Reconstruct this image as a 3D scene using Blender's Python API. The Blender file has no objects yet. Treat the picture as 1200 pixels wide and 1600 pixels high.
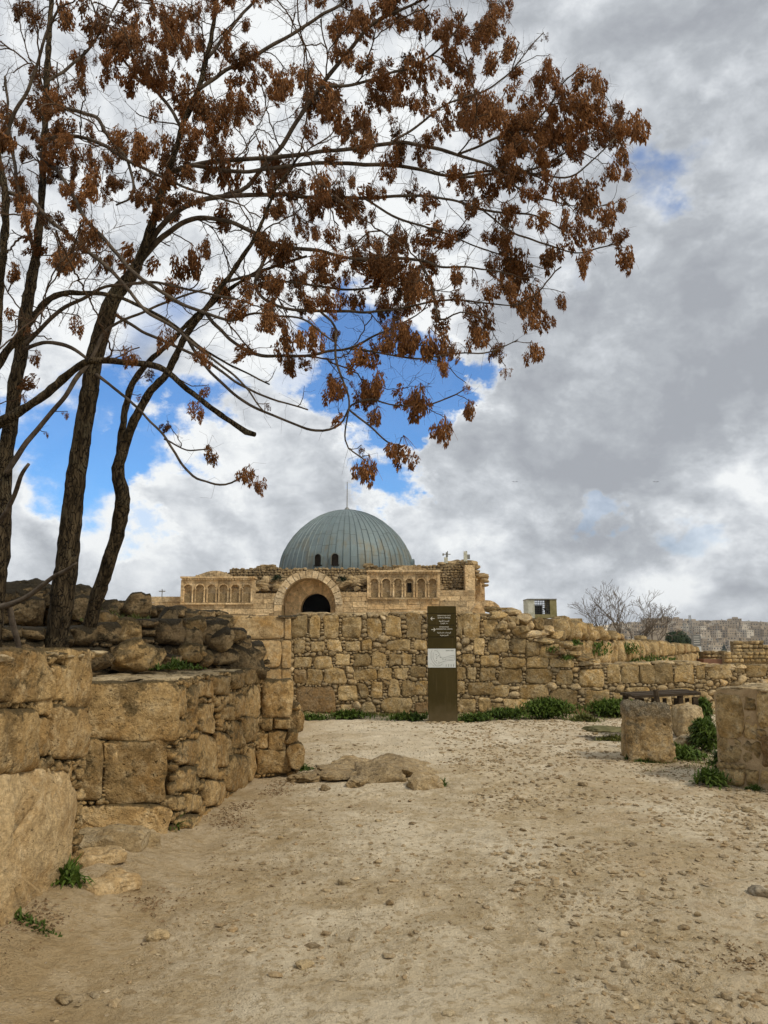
import bpy, math, random
import numpy as np
from mathutils import Vector, Matrix

random.seed(7)
rng = np.random.default_rng(7)
R = math.radians
S = bpy.context.scene
COL = S.collection

# ------------------------------------------------------------------ camera
F = 1180.0                     # focal length in pixels of the 1200x1600 photograph
PITCH = math.atan(197 / F)
CZ = 1.6
cam = bpy.data.cameras.new('camera')
cam.sensor_fit = 'VERTICAL'; cam.sensor_height = 36.0; cam.lens = F / 1600 * 36
cam.clip_start = 0.05; cam.clip_end = 6000
cam_o = bpy.data.objects.new('camera', cam); COL.objects.link(cam_o)
cam_o.location = (0, 0, CZ); cam_o.rotation_euler = (R(90) + PITCH, 0, 0)
S.camera = cam_o

# ------------------------------------------------------------------ exposure, sun, sky
S.view_settings.view_transform = 'Standard'
S.view_settings.look = 'None'
S.view_settings.gamma = 1
S.view_settings.use_curve_mapping = False
EXPOSURE = 0.60
SUN_EL, SUN_AZ = R(46), R(128)        # azimuth clockwise from +Y (north): from the right, behind the camera
S.view_settings.exposure = EXPOSURE
sun = bpy.data.lights.new('sun', 'SUN'); sun.energy = 1.5; sun.angle = R(10); sun.color = (1, 0.90, 0.74)
sun_o = bpy.data.objects.new('sun', sun); COL.objects.link(sun_o)
sd = Vector((math.sin(SUN_AZ) * math.cos(SUN_EL), math.cos(SUN_AZ) * math.cos(SUN_EL), math.sin(SUN_EL)))
sun_o.rotation_euler = sd.to_track_quat('Z', 'Y').to_euler()
sun_o.location = (0, -20, 30)


def ray(px, py):
    c, s = math.cos(PITCH), math.sin(PITCH)
    a, b = (px - 600) / F, (800 - py) / F
    return np.array([a, c - b * s, s + b * c])


def at(px, py, Y):
    """world point seen at a photo pixel, at distance Y ahead"""
    d = ray(px, py)
    return np.array([0, 0, CZ]) + d * (Y / d[1])


def gnd(px, py, z=0.0):
    d = ray(px, py)
    return np.array([0, 0, CZ]) + d * ((z - CZ) / d[2])


class NG:
    """small helper for node trees"""
    def __init__(s, nt): s.nt = nt; s.n = nt.nodes; s.l = nt.links
    def new(s, t, **k):
        n = s.n.new(t)
        for a, b in k.items(): setattr(n, a, b)
        return n
    def put(s, sock, v):
        if hasattr(v, 'links') or isinstance(v, bpy.types.NodeSocket): s.l.new(v, sock)
        elif isinstance(v, (tuple, list)) and len(v) == 3 and sock.type == 'RGBA': sock.default_value = (*v, 1)
        else: sock.default_value = v
    def math(s, op, a, b=None, c=None, clamp=False):
        n = s.new('ShaderNodeMath', operation=op); n.use_clamp = clamp
        s.put(n.inputs[0], a)
        if b is not None: s.put(n.inputs[1], b)
        if c is not None: s.put(n.inputs[2], c)
        return n.outputs[0]
    def vec(s, op, a, b=None, scale=None):
        n = s.new('ShaderNodeVectorMath', operation=op); s.put(n.inputs[0], a)
        if b is not None: s.put(n.inputs[1], b)
        if scale is not None: s.put(n.inputs['Scale'], scale)
        return n.outputs['Value'] if op in ('DOT_PRODUCT', 'DISTANCE', 'LENGTH') else n.outputs[0]
    def mix(s, f, a, b, mode='MIX'):
        n = s.new('ShaderNodeMix', data_type='RGBA', blend_type=mode)
        s.put(n.inputs[0], f); s.put(n.inputs[6], a); s.put(n.inputs[7], b)
        return n.outputs[2]
    def noise(s, vec, scale, detail=6, rough=0.55, dist=0.0, out=0, w=None):
        n = s.new('ShaderNodeTexNoise')
        if w is not None: n.noise_dimensions = '4D'; s.put(n.inputs['W'], w)
        s.put(n.inputs['Vector'], vec); n.inputs['Scale'].default_value = scale
        n.inputs['Detail'].default_value = detail; n.inputs['Roughness'].default_value = rough
        n.inputs['Distortion'].default_value = dist
        return n.outputs[out]
    def ramp(s, v, lo, hi, a=0.0, b=1.0, smooth=True):
        n = s.new('ShaderNodeMapRange'); n.interpolation_type = 'SMOOTHSTEP' if smooth else 'LINEAR'
        s.put(n.inputs[0], v); n.inputs[1].default_value = lo; n.inputs[2].default_value = hi
        n.inputs[3].default_value = a; n.inputs[4].default_value = b
        return n.outputs[0]
    def voro(s, vec, scale, feature='F1', out='Distance'):
        n = s.new('ShaderNodeTexVoronoi', feature=feature); s.put(n.inputs['Vector'], vec)
        n.inputs['Scale'].default_value = scale
        return n.outputs[out]


world = bpy.data.worlds.new('World'); S.world = world; world.use_nodes = True
g = NG(world.node_tree); g.n.clear()
wo = g.new('ShaderNodeOutputWorld'); bg = g.new('ShaderNodeBackground'); g.l.new(bg.outputs[0], wo.inputs[0])
SKY_K = 0.1
bg.inputs[1].default_value = SKY_K
sky = g.new('ShaderNodeTexSky', sky_type='NISHITA'); sky.sun_disc = False
sky.sun_elevation = SUN_EL; sky.sun_rotation = SUN_AZ
tc = g.new('ShaderNodeTexCoord'); D = tc.outputs['Generated']
sep = g.new('ShaderNodeSeparateXYZ'); g.l.new(D, sep.inputs[0])
zc = g.math('ADD', g.math('ABSOLUTE', sep.outputs[2]), 0.55)
comb = g.new('ShaderNodeCombineXYZ')
g.l.new(g.math('DIVIDE', sep.outputs[0], zc), comb.inputs[0]); g.l.new(g.math('DIVIDE', sep.outputs[1], zc), comb.inputs[1])
P = g.vec('ADD', g.vec('MULTIPLY', D, (1.15, 1.15, 2.1)), g.vec('SCALE', comb.outputs[0], scale=0.35))     # the cloud layer, flattened towards the horizon
warp = g.noise(P, 1.3, 5, 0.55, out=1)
Pw = g.vec('ADD', P, g.vec('SCALE', g.vec('SUBTRACT', warp, (0.5, 0.5, 0.5)), scale=0.22))
n1 = g.noise(Pw, 3.4, 10, 0.60)                        # cloud body
n2 = g.noise(g.vec('ADD', Pw, (-0.03, 0.03, 0.09)), 3.4, 10, 0.60)
n3 = g.noise(Pw, 1.3, 4, 0.5)
n4 = g.noise(g.vec('ADD', Pw, (4.0, 2.0, 0.0)), 9.0, 9, 0.6)
Dw = g.vec('ADD', D, g.vec('SCALE', g.vec('SUBTRACT', g.noise(P, 5.0, 9, 0.62, out=1), (0.5, 0.5, 0.5)), scale=0.24))


def blob(px, py, rad, amp, soft=0.5):
    d = ray(px, py); d = d / np.linalg.norm(d)
    dist = g.vec('DISTANCE', Dw, tuple(d))
    return g.math('MULTIPLY', g.ramp(dist, rad * (1 - soft), rad * (1 + soft), 1.0, 0.0), amp)


def total(items):
    o = items[0]
    for i in items[1:]: o = g.math('ADD', o, i)
    return o


gap_sum = total([blob(130, 690, 0.078, 0.95, 0.5), blob(235, 690, 0.05, .8), blob(345, 655, 0.05, 0.8), blob(600, 575, 0.085, 1.1, 0.35),
                 blob(660, 620, 0.06, 0.95, 0.35), blob(600, 745, 0.042, 0.95), blob(735, 590, 0.035, 0.9), blob(1012, 268, 0.042, 0.62, .8), blob(1120, 215, 0.06, 0.30),
                 blob(230, 815, 0.035, 0.6), blob(480, 560, 0.06, 0.55), blob(945, 815, 0.03, 0.5), blob(1080, 835, 0.05, 0.5),
                 blob(880, 420, 0.03, 0.4), blob(1160, 690, .04, .3)])
gap = g.ramp(g.math('ADD', gap_sum, g.ramp(n3, 0.62, 0.78, 0.0, 0.8)), 0.30, 1.0)
# darkness of the cloud undersides
dark_sum = total([blob(1000, 560, 0.20, 0.55, .7), blob(1180, 420, 0.16, 0.35, .7), blob(850, 690, 0.13, 0.35, .7), blob(930, 40, 0.16, 0.5, .7),
                  blob(1150, 60, 0.12, 0.3, .7), blob(800, 460, 0.1, 0.25, .7), blob(150, 850, 0.1, 0.18, .7), blob(420, 730, .1, .16, .7), blob(1150, 930, 0.14, 0.3, .8), blob(900, 880, .08, .2, .8)])
brite_sum = total([blob(770, 640, 0.05, 0.45), blob(440, 800, 0.08, 0.42), blob(1130, 250, 0.07, 0.3), blob(700, 790, 0.09, 0.32, .7), blob(350, 350, 0.25, 0.45, .7),
                   blob(100, 770, 0.06, 0.4), blob(250, 780, .08, .3, .7), blob(600, 400, .16, .35, .7), blob(500, 100, .2, .2, .8), blob(1180, 760, .06, .2), blob(870, 870, .05, .2)])
relief = g.math('MULTIPLY', g.math('SUBTRACT', n1, n2), 1.9)
shade = g.math('ADD', g.math('ADD', g.math('ADD', 0.66, g.math('MULTIPLY', g.ramp(gap_sum, 0.0, 0.5), 0.24)), g.math('MULTIPLY', g.math('SUBTRACT', n1, 0.5), 1.25)), relief)
shade = g.math('ADD', shade, g.math('MULTIPLY', g.math('SUBTRACT', n4, 0.5), 0.75))
shade = g.math('ADD', g.math('SUBTRACT', shade, g.math('MULTIPLY', dark_sum, 0.62)), g.math('MULTIPLY', brite_sum, 0.6), clamp=True)
cr = g.new('ShaderNodeValToRGB'); g.l.new(shade, cr.inputs[0])
cr.color_ramp.elements[0].position = 0.0; cr.color_ramp.elements[0].color = (2.55, 2.7, 2.95, 1)
cr.color_ramp.elements[1].position = 1.0; cr.color_ramp.elements[1].color = (6.1, 6.25, 6.3, 1)
for p, c in ((0.3, (3.1, 3.28, 3.52)), (0.55, (3.95, 4.15, 4.4)), (0.78, (5.0, 5.2, 5.4))):
    e = cr.color_ramp.elements.new(p); e.color = (*c, 1)
blue = g.mix(1.0, sky.outputs[0], (0.33, 0.74, 1.16), 'MULTIPLY')
blue = g.mix(1.0, blue, (0.95, 0.95, 0.95), 'MULTIPLY')
skyc = g.mix(g.math('MULTIPLY', gap, 0.93), cr.outputs[0], blue)
g.l.new(skyc, bg.inputs[0])

# ------------------------------------------------------------------ numpy noise
_perm = np.random.default_rng(3).random(4096 * 4)


def _hash(i, j, k, s):
    h = (i * 73856093) ^ (j * 19349663) ^ (k * 83492791) ^ (s * 2654435761 & 0x7fffffff)
    h = (h ^ (h >> 13)) * 1274126177
    h = h ^ (h >> 16)
    return _perm[np.abs(h) % len(_perm)]


def vnoise(p, s=0):
    p = np.asarray(p, float); f = np.floor(p).astype(np.int64); t = p - f; t = t * t * (3 - 2 * t)
    i, j, k = f[..., 0], f[..., 1], f[..., 2]; x, y, z = t[..., 0], t[..., 1], t[..., 2]
    def L(a, b, t): return a + (b - a) * t
    return L(L(L(_hash(i, j, k, s), _hash(i + 1, j, k, s), x), L(_hash(i, j + 1, k, s), _hash(i + 1, j + 1, k, s), x), y),
             L(L(_hash(i, j, k + 1, s), _hash(i + 1, j, k + 1, s), x), L(_hash(i, j + 1, k + 1, s), _hash(i + 1, j + 1, k + 1, s), x), y), z) * 2 - 1


def fbm(p, oct=4, s=0, rough=0.5):
    p = np.asarray(p, float); o = 0; a = 1.0
    for q in range(oct):
        o = o + a * vnoise(p, s + q * 17); p = p * 2.03 + 11.3; a *= rough
    return o


# ------------------------------------------------------------------ object helpers
def link(name, me, parent=None, loc=(0, 0, 0)):
    o = bpy.data.objects.new(name, me); COL.objects.link(o); o.location = loc
    if parent is not None: o.parent = parent
    return o


def mk(name, verts, faces, mat=None, parent=None, smooth=False, origin=None, kind=None):
    verts = np.asarray(verts, float)
    if origin is None: origin = np.zeros(3)
    me = bpy.data.meshes.new(name)
    me.from_pydata((verts - origin).tolist(), [], faces)
    if smooth: me.polygons.foreach_set('use_smooth', [True] * len(me.polygons))
    if mat: me.materials.append(mat)
    o = link(name, me, parent, tuple(origin))
    if parent is not None:
        o.location = Vector(origin) - Vector(root_loc(parent))
    if kind: o['kind'] = kind
    return o


def root_loc(o):
    v = Vector((0, 0, 0))
    while o is not None: v = v + o.location; o = o.parent
    return v


def thing(name, label, cat, loc, group=None):
    o = bpy.data.objects.new(name, None); COL.objects.link(o); o.location = tuple(loc)
    o.empty_display_size = 0.2
    return tag(o, label, cat, group)


def tag(o, label, cat, group=None):
    o['label'] = label; o['category'] = cat
    if group: o['group'] = group
    return o


def copy_tree(o, loc, parent=None):
    c = o.copy(); COL.objects.link(c); c.location = loc; c.parent = parent
    for ch in o.children:
        copy_tree(ch, ch.location, c)
    return c


class MB:
    """collects verts and faces"""
    def __init__(s): s.v = []; s.f = []; s.n = 0
    def add(s, v, f):
        v = np.asarray(v, float); s.v.append(v)
        n = s.n
        s.f.extend([tuple(i + n for i in q) for q in f]); s.n += len(v)
    def box(s, x0, x1, y0, y1, z0, z1):
        s.add([(x0, y0, z0), (x1, y0, z0), (x1, y1, z0), (x0, y1, z0), (x0, y0, z1), (x1, y0, z1), (x1, y1, z1), (x0, y1, z1)],
              [(0, 3, 2, 1), (4, 5, 6, 7), (0, 1, 5, 4), (1, 2, 6, 5), (2, 3, 7, 6), (3, 0, 4, 7)])
    def obox(s, c, ax, hx, hy, hz, tilt=0.0):
        """box centred c, ax = angle about z, tilt about its own y"""
        m = Matrix.Rotation(ax, 3, 'Z') @ Matrix.Rotation(tilt, 3, 'Y')
        v = [Vector(c) + m @ Vector((sx * hx, sy * hy, sz * hz)) for sz in (-1, 1) for sx, sy in ((-1, -1), (1, -1), (1, 1), (-1, 1))]
        s.add([tuple(q) for q in v], [(0, 3, 2, 1), (4, 5, 6, 7), (0, 1, 5, 4), (1, 2, 6, 5), (2, 3, 7, 6), (3, 0, 4, 7)])
    def tube(s, pts, rad, k=8, cap=True):
        pts = np.asarray(pts, float); rad = np.asarray(rad, float) * np.ones(len(pts)); n = len(pts)
        t = np.gradient(pts, axis=0); t /= np.linalg.norm(t, axis=1)[:, None] + 1e-9
        ref = np.array([0.31, 0.87, 0.38]) if abs(t[0][2]) > 0.8 else np.array([0, 0, 1.0])
        a = np.cross(t, ref); a /= np.linalg.norm(a, axis=1)[:, None] + 1e-9
        b = np.cross(t, a)
        th = np.arange(k) / k * 2 * np.pi
        v = pts[:, None, :] + rad[:, None, None] * (a[:, None, :] * np.cos(th)[None, :, None] + b[:, None, :] * np.sin(th)[None, :, None])
        f = []
        for i in range(n - 1):
            for j in range(k):
                j2 = (j + 1) % k
                f.append((i * k + j, i * k + j2, (i + 1) * k + j2, (i + 1) * k + j))
        if cap: f.append(tuple(range(k))[::-1]); f.append(tuple((n - 1) * k + j for j in range(k)))
        s.add(v.reshape(-1, 3), f)
    def build(s, name, mat, parent=None, smooth=False, origin=None, kind=None):
        if not s.v: return None
        return mk(name, np.concatenate(s.v), s.f, mat, parent, smooth, origin, kind)


def icosphere(sub):
    t = (1 + 5 ** .5) / 2
    v = [(-1, t, 0), (1, t, 0), (-1, -t, 0), (1, -t, 0), (0, -1, t), (0, 1, t), (0, -1, -t), (0, 1, -t), (t, 0, -1), (t, 0, 1), (-t, 0, -1), (-t, 0, 1)]
    f = [(0, 11, 5), (0, 5, 1), (0, 1, 7), (0, 7, 10), (0, 10, 11), (1, 5, 9), (5, 11, 4), (11, 10, 2), (10, 7, 6), (7, 1, 8),
         (3, 9, 4), (3, 4, 2), (3, 2, 6), (3, 6, 8), (3, 8, 9), (4, 9, 5), (2, 4, 11), (6, 2, 10), (8, 6, 7), (9, 8, 1)]
    v = [np.array(q) / np.linalg.norm(q) for q in v]
    for _ in range(sub):
        c = {}; nf = []
        def mid(a, b):
            k = (min(a, b), max(a, b))
            if k not in c:
                m = v[a] + v[b]; v.append(m / np.linalg.norm(m)); c[k] = len(v) - 1
            return c[k]
        for a, b, d in f:
            x, y, z = mid(a, b), mid(b, d), mid(d, a)
            nf += [(a, x, z), (b, y, x), (d, z, y), (x, y, z)]
        f = nf
    return np.array(v), f


ICO = [icosphere(i) for i in range(5)]


def rough_box(c, size, n=16, rough=.03, seed=0, rot=0.0, rnd=.12, taper=0.0):
    '''squared block with worn edges'''
    V = []; f = []; t = np.linspace(-1, 1, n)
    idx = {}
    for ax in range(3):
        for sgn in (-1, 1):
            g_ = {}
            for i, a in enumerate(t):
                for j, b in enumerate(t):
                    q = [0, 0, 0]; q[ax] = sgn; q[(ax + 1) % 3] = a; q[(ax + 2) % 3] = b; k = tuple(round(v, 5) for v in q)
                    if k not in idx: idx[k] = len(V); V.append(q)
                    g_[i, j] = idx[k]
            for i in range(n - 1):
                for j in range(n - 1):
                    q4 = (g_[i, j], g_[i + 1, j], g_[i + 1, j + 1], g_[i, j + 1]); f.append(q4 if sgn > 0 else q4[::-1])
    V = np.array(V, float)
    inner = np.clip(V, -(1 - rnd), 1 - rnd); d = V - inner; L = np.linalg.norm(d, axis=1)[:, None] + 1e-9
    V = inner + d / L * np.minimum(L, rnd)
    V[:, :2] *= (1 - taper * V[:, 2:3])
    N = V / (np.linalg.norm(V, axis=1)[:, None])
    V = V * np.asarray(size)
    V = V + N * ((fbm(V * 4 + seed * 3.1, 3, seed) + .6 * fbm(V * 14 + seed, 4, seed + 3, .6)) * rough)[:, None]
    cc, ss = math.cos(rot), math.sin(rot)
    return V @ np.array([[cc, ss, 0], [-ss, cc, 0], [0, 0, 1]]) + np.asarray(c), f


def lump(center, size, sub=2, rough=0.18, seed=0, rot=0.0, square=0.35, basis=None):
    """irregular boulder verts, faces"""
    v, f = ICO[sub]
    # push towards a box so it reads as broken rock rather than a ball
    m = np.max(np.abs(v), axis=1)[:, None]
    q = v * (1 - square) + (v / m) * square * 0.92
    r = 1 + rough * fbm(q * 1.3 + seed * 7.7, 2, seed) + rough * 0.5 * fbm(q * 3.7 + seed * 3.1, 3, seed + 5)
    # a few planar cuts
    rg = np.random.default_rng(seed + 100)
    q = q * r[:, None]
    for _ in range(4):
        n = rg.normal(size=3); n /= np.linalg.norm(n); d = rg.uniform(0.62, 0.9)
        h = q @ n - d
        q = q - np.where(h > 0, h * 0.85, 0)[:, None] * n
    q = q * np.asarray(size)
    if basis is not None: q = q @ np.asarray(basis)
    elif rot:
        c, s = math.cos(rot), math.sin(rot)
        q = q @ np.array([[c, s, 0], [-s, c, 0], [0, 0, 1]])
    return q + np.asarray(center), f


# ------------------------------------------------------------------ materials
def material(name, rough=0.9, spec=0.25):
    m = bpy.data.materials.new(name); m.use_nodes = True
    g = NG(m.node_tree); b = m.node_tree.nodes['Principled BSDF']
    b.inputs['Roughness'].default_value = rough; b.inputs['Specular IOR Level'].default_value = spec
    return m, g, b


def bump(g, b, h, dist=0.01, strength=1.0, prev=None):
    n = g.new('ShaderNodeBump'); n.inputs['Strength'].default_value = strength; n.inputs['Distance'].default_value = dist
    g.l.new(h, n.inputs['Height'])
    if prev is not None: g.l.new(prev, n.inputs['Normal'])
    g.l.new(n.outputs[0], b.inputs['Normal'])
    return n.outputs[0]


def stone_mat(name, base, dark, pale, ochre, scale=1.0, lichen=0.5, dist=0.012, topdark=0.4, vary=0.5, reddish=0.0):
    m, g, b = material(name, 0.95, 0.12)
    geo = g.new('ShaderNodeNewGeometry'); pos = geo.outputs['Position']
    oi = g.new('ShaderNodeObjectInfo'); rnd = oi.outputs['Random']
    isl = geo.outputs['Random Per Island']
    p = g.vec('SCALE', pos, scale=scale)
    a = g.noise(p, 2.2, 5, 0.6); bn = g.noise(p, 9, 7, 0.68); c = g.noise(p, 38, 6, 0.7)
    wet = g.noise(g.vec('ADD', p, (9, 4, 2)), 1.1, 5, 0.62)
    col = g.mix(g.ramp(a, 0.35, 0.7), base, ochre)
    col = g.mix(g.ramp(bn, 0.45, 0.72), col, pale)
    # each stone its own tone
    rr = g.math('ADD', g.math('MULTIPLY', rnd, 0.6), g.math('MULTIPLY', isl, 0.4))
    tone = g.ramp(rnd, 0, 1, 1 - vary, 1 + vary * 0.55, smooth=False)
    tone2 = g.ramp(isl, 0, 1, 1 - vary * 0.5, 1 + vary * 0.35, smooth=False)
    t = g.math('MULTIPLY', tone, tone2)
    cmb = g.new('ShaderNodeCombineColor')
    for i in range(3): g.l.new(t, cmb.inputs[i])
    col = g.mix(1.0, col, cmb.outputs[0], 'MULTIPLY')
    if reddish:
        col = g.mix(g.math('MULTIPLY', g.ramp(g.math('FRACT', g.math('MULTIPLY', rnd, 7.31)), 0.93, 0.97), reddish * .75), col, (0.17, 0.088, 0.045))
    # lichen and soot
    lich = g.math('ADD', g.math('MULTIPLY', bn, 0.55), g.math('MULTIPLY', c, 0.45))
    nz = g.new('ShaderNodeSeparateXYZ'); g.l.new(geo.outputs['Normal'], nz.inputs[0])
    up = g.ramp(nz.outputs[2], 0.05, 0.9, 0.0, topdark * 0.35)
    lm = g.ramp(g.math('ADD', g.math('ADD', lich, g.math('MULTIPLY', g.math('SUBTRACT', wet, 0.5), 0.6)), up), 0.60 - lichen * 0.2, 0.80 - lichen * 0.2)
    col = g.mix(g.math('MULTIPLY', lm, 0.8), col, dark)
    stain = g.ramp(g.math('ADD', g.noise(g.vec('ADD', p, (21, 3, 8)), 1.9, 6, 0.68), g.math('MULTIPLY', g.math('SUBTRACT', c, 0.5), 0.35)), 0.50, 0.66)
    col = g.mix(g.math('MULTIPLY', stain, 0.35 + lichen * 0.75), col, tuple(0.55 * d_ + 0.25 * o_ for d_, o_ in zip(dark, ochre)))
    lc = g.ramp(g.math('ADD', g.noise(g.vec('ADD', p, (1, 31, 5)), 5.5, 8, 0.74), up), 0.62 - lichen * 0.12, 0.70 - lichen * 0.10)
    col = g.mix(g.math('MULTIPLY', lc, min(0.9, lichen * 1.7)), col, dark)
    sp = g.ramp(g.noise(g.vec('ADD', p, (3, 8, 1)), 70, 3, 0.6), 0.62, 0.72)
    col = g.mix(g.math('MULTIPLY', sp, 0.4), col, pale)
    sp2 = g.ramp(g.noise(g.vec('ADD', p, (13, 1, 7)), 55, 4, 0.65), 0.36, 0.27)
    col = g.mix(g.math('MULTIPLY', sp2, 0.6), col, dark)
    grit = g.ramp(g.noise(g.vec('ADD', p, (2, 6, 9)), 24, 7, 0.78), 0.33, 0.67, 0.50, 1.42, smooth=False)
    cg = g.new('ShaderNodeCombineColor')
    for i in range(3): g.l.new(grit, cg.inputs[i])
    col = g.mix(0.85, col, cg.outputs[0], 'MULTIPLY')
    holes = g.math('MULTIPLY', g.ramp(g.voro(g.vec('ADD', p, g.vec('SCALE', g.noise(p, 11, 4, out=1), scale=0.16)), 15), 0.22, 0.06), g.ramp(g.noise(g.vec('ADD', p, (7, 7, 2)), 4.5, 4, 0.6), 0.48, 0.6))
    col = g.mix(g.math('MULTIPLY', holes, 0.75), col, dark)
    g.l.new(col, b.inputs['Base Color'])
    pits = g.ramp(g.voro(g.vec('ADD', p, g.vec('SCALE', g.noise(p, 20, 3, out=1), scale=0.06)), 26), 0.0, 0.4)
    h = g.math('ADD', g.math('MULTIPLY', bn, 1.6), g.math('ADD', g.math('MULTIPLY', c, 0.75), g.math('MULTIPLY', pits, 0.35)))
    h = g.math('ADD', h, g.math('MULTIPLY', g.noise(p, 130, 4, 0.7), 0.3)); h = g.math('SUBTRACT', h, g.math('MULTIPLY', holes, 1.1))
    bump(g, b, h, dist / scale * 1.6, 0.95)
    return m


M = {}
BASE = (0.30, 0.205, 0.115)
M['stone'] = stone_mat('limestone_blocks', (0.46, 0.335, 0.165), (0.085, 0.062, 0.030), (0.64, 0.51, 0.31), (0.40, 0.255, 0.095), 1.0, 0.34, 0.016, 0.35, 0.42, reddish=0.6)
M['stone_left'] = stone_mat('weathered_limestone', (0.46, 0.315, 0.142), (0.075, 0.055, 0.026), (0.62, 0.47, 0.26), (0.36, 0.215, 0.078), 1.1, 0.46, 0.016, 0.6, 0.32, reddish=0.1)
M['stone_dark'] = stone_mat('dark_rubble', (0.38, 0.275, 0.145), (0.045, 0.036, 0.022), (0.45, 0.34, 0.19), (0.23, 0.155, 0.075), 1.0, 0.58, 0.02, 0.7, 0.45, reddish=0.2)
M['stone_smooth'] = stone_mat('sandy_boulder', (0.52, 0.38, 0.20), (0.20, 0.14, 0.07), (0.64, 0.49, 0.285), (0.43, 0.285, 0.13), 1.4, 0.22, 0.012, 0.2, 0.12)
M['chink'] = stone_mat('chinking_stones', (0.52, 0.395, 0.22), (0.12, 0.09, 0.048), (0.68, 0.55, 0.36), (0.40, 0.27, 0.12), 1.3, 0.26, 0.008, 0.3, 0.5)
M['rock'] = stone_mat('pale_rock', (0.52, 0.405, 0.235), (0.20, 0.15, 0.085), (0.66, 0.54, 0.35), (0.42, 0.30, 0.15), 1.0, 0.26, 0.016, 0.2, 0.22)
M['ashlar'] = stone_mat('honey_ashlar', (0.60, 0.445, 0.25), (0.26, 0.18, 0.095), (0.72, 0.565, 0.35), (0.50, 0.33, 0.16), 0.12, 0.22, 0.012, 0.1, 0.36)
M['cream'] = stone_mat('cream_arch_stones', (0.66, 0.53, 0.34), (0.30, 0.22, 0.13), (0.78, 0.66, 0.46), (0.56, 0.41, 0.23), 0.12, 0.16, 0.012, 0.1, 0.2)
M['ashlar_mid'] = stone_mat('smooth_pier_blocks', (0.46, 0.33, 0.17), (0.10, 0.072, 0.038), (0.58, 0.44, 0.25), (0.43, 0.255, 0.09), 0.9, 0.30, 0.008, 0.5, 0.2)
M['ledge'] = stone_mat('worn_bedrock', (0.42, 0.315, 0.175), (0.15, 0.11, 0.06), (0.58, 0.46, 0.29), (0.35, 0.245, 0.12), 1.0, 0.32, 0.02, 0.1, 0.25)
M['farrubble'] = stone_mat('far_rubble', (0.50, 0.375, 0.21), (0.10, 0.072, 0.04), (0.60, 0.46, 0.28), (0.33, 0.225, 0.10), 0.5, 0.16, 0.02, 0.3, 0.45)
M['greyrock'] = stone_mat('grey_boulder', (0.33, 0.28, 0.20), (0.12, 0.10, 0.07), (0.48, 0.41, 0.31), (0.27, 0.21, 0.13), 1.2, 0.3, 0.012, 0.2, 0.2)


def earth_mat(name, c1, c2, scale=6, dist=0.02):
    m, g, b = material(name, 1.0, 0.05)
    geo = g.new('ShaderNodeNewGeometry'); p = geo.outputs['Position']
    n = g.noise(p, scale, 7, 0.65); n2 = g.noise(p, scale * 9, 5, 0.7)
    g.l.new(g.mix(g.ramp(g.math('ADD', g.math('MULTIPLY', n, 0.6), g.math('MULTIPLY', n2, 0.4)), 0.38, 0.62), c1, c2), b.inputs['Base Color'])
    bump(g, b, g.math('ADD', n, g.math('MULTIPLY', n2, 0.5)), dist, 1.0)
    return m


M['mortar'] = earth_mat('earth_mortar', (0.13, 0.092, 0.045), (0.34, 0.25, 0.135), 14, 0.03)
M['plaster'] = earth_mat('lime_mortar', (0.33, 0.235, 0.13), (0.48, 0.36, 0.215), 8, 0.02)
M['earth'] = earth_mat('terrace_earth', (0.10, 0.08, 0.04), (0.27, 0.2, 0.12), 5, 0.03)
M['farearth'] = earth_mat('hill_earth', (0.20, 0.17, 0.12), (0.33, 0.28, 0.21), 0.05, 0.3)


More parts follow.
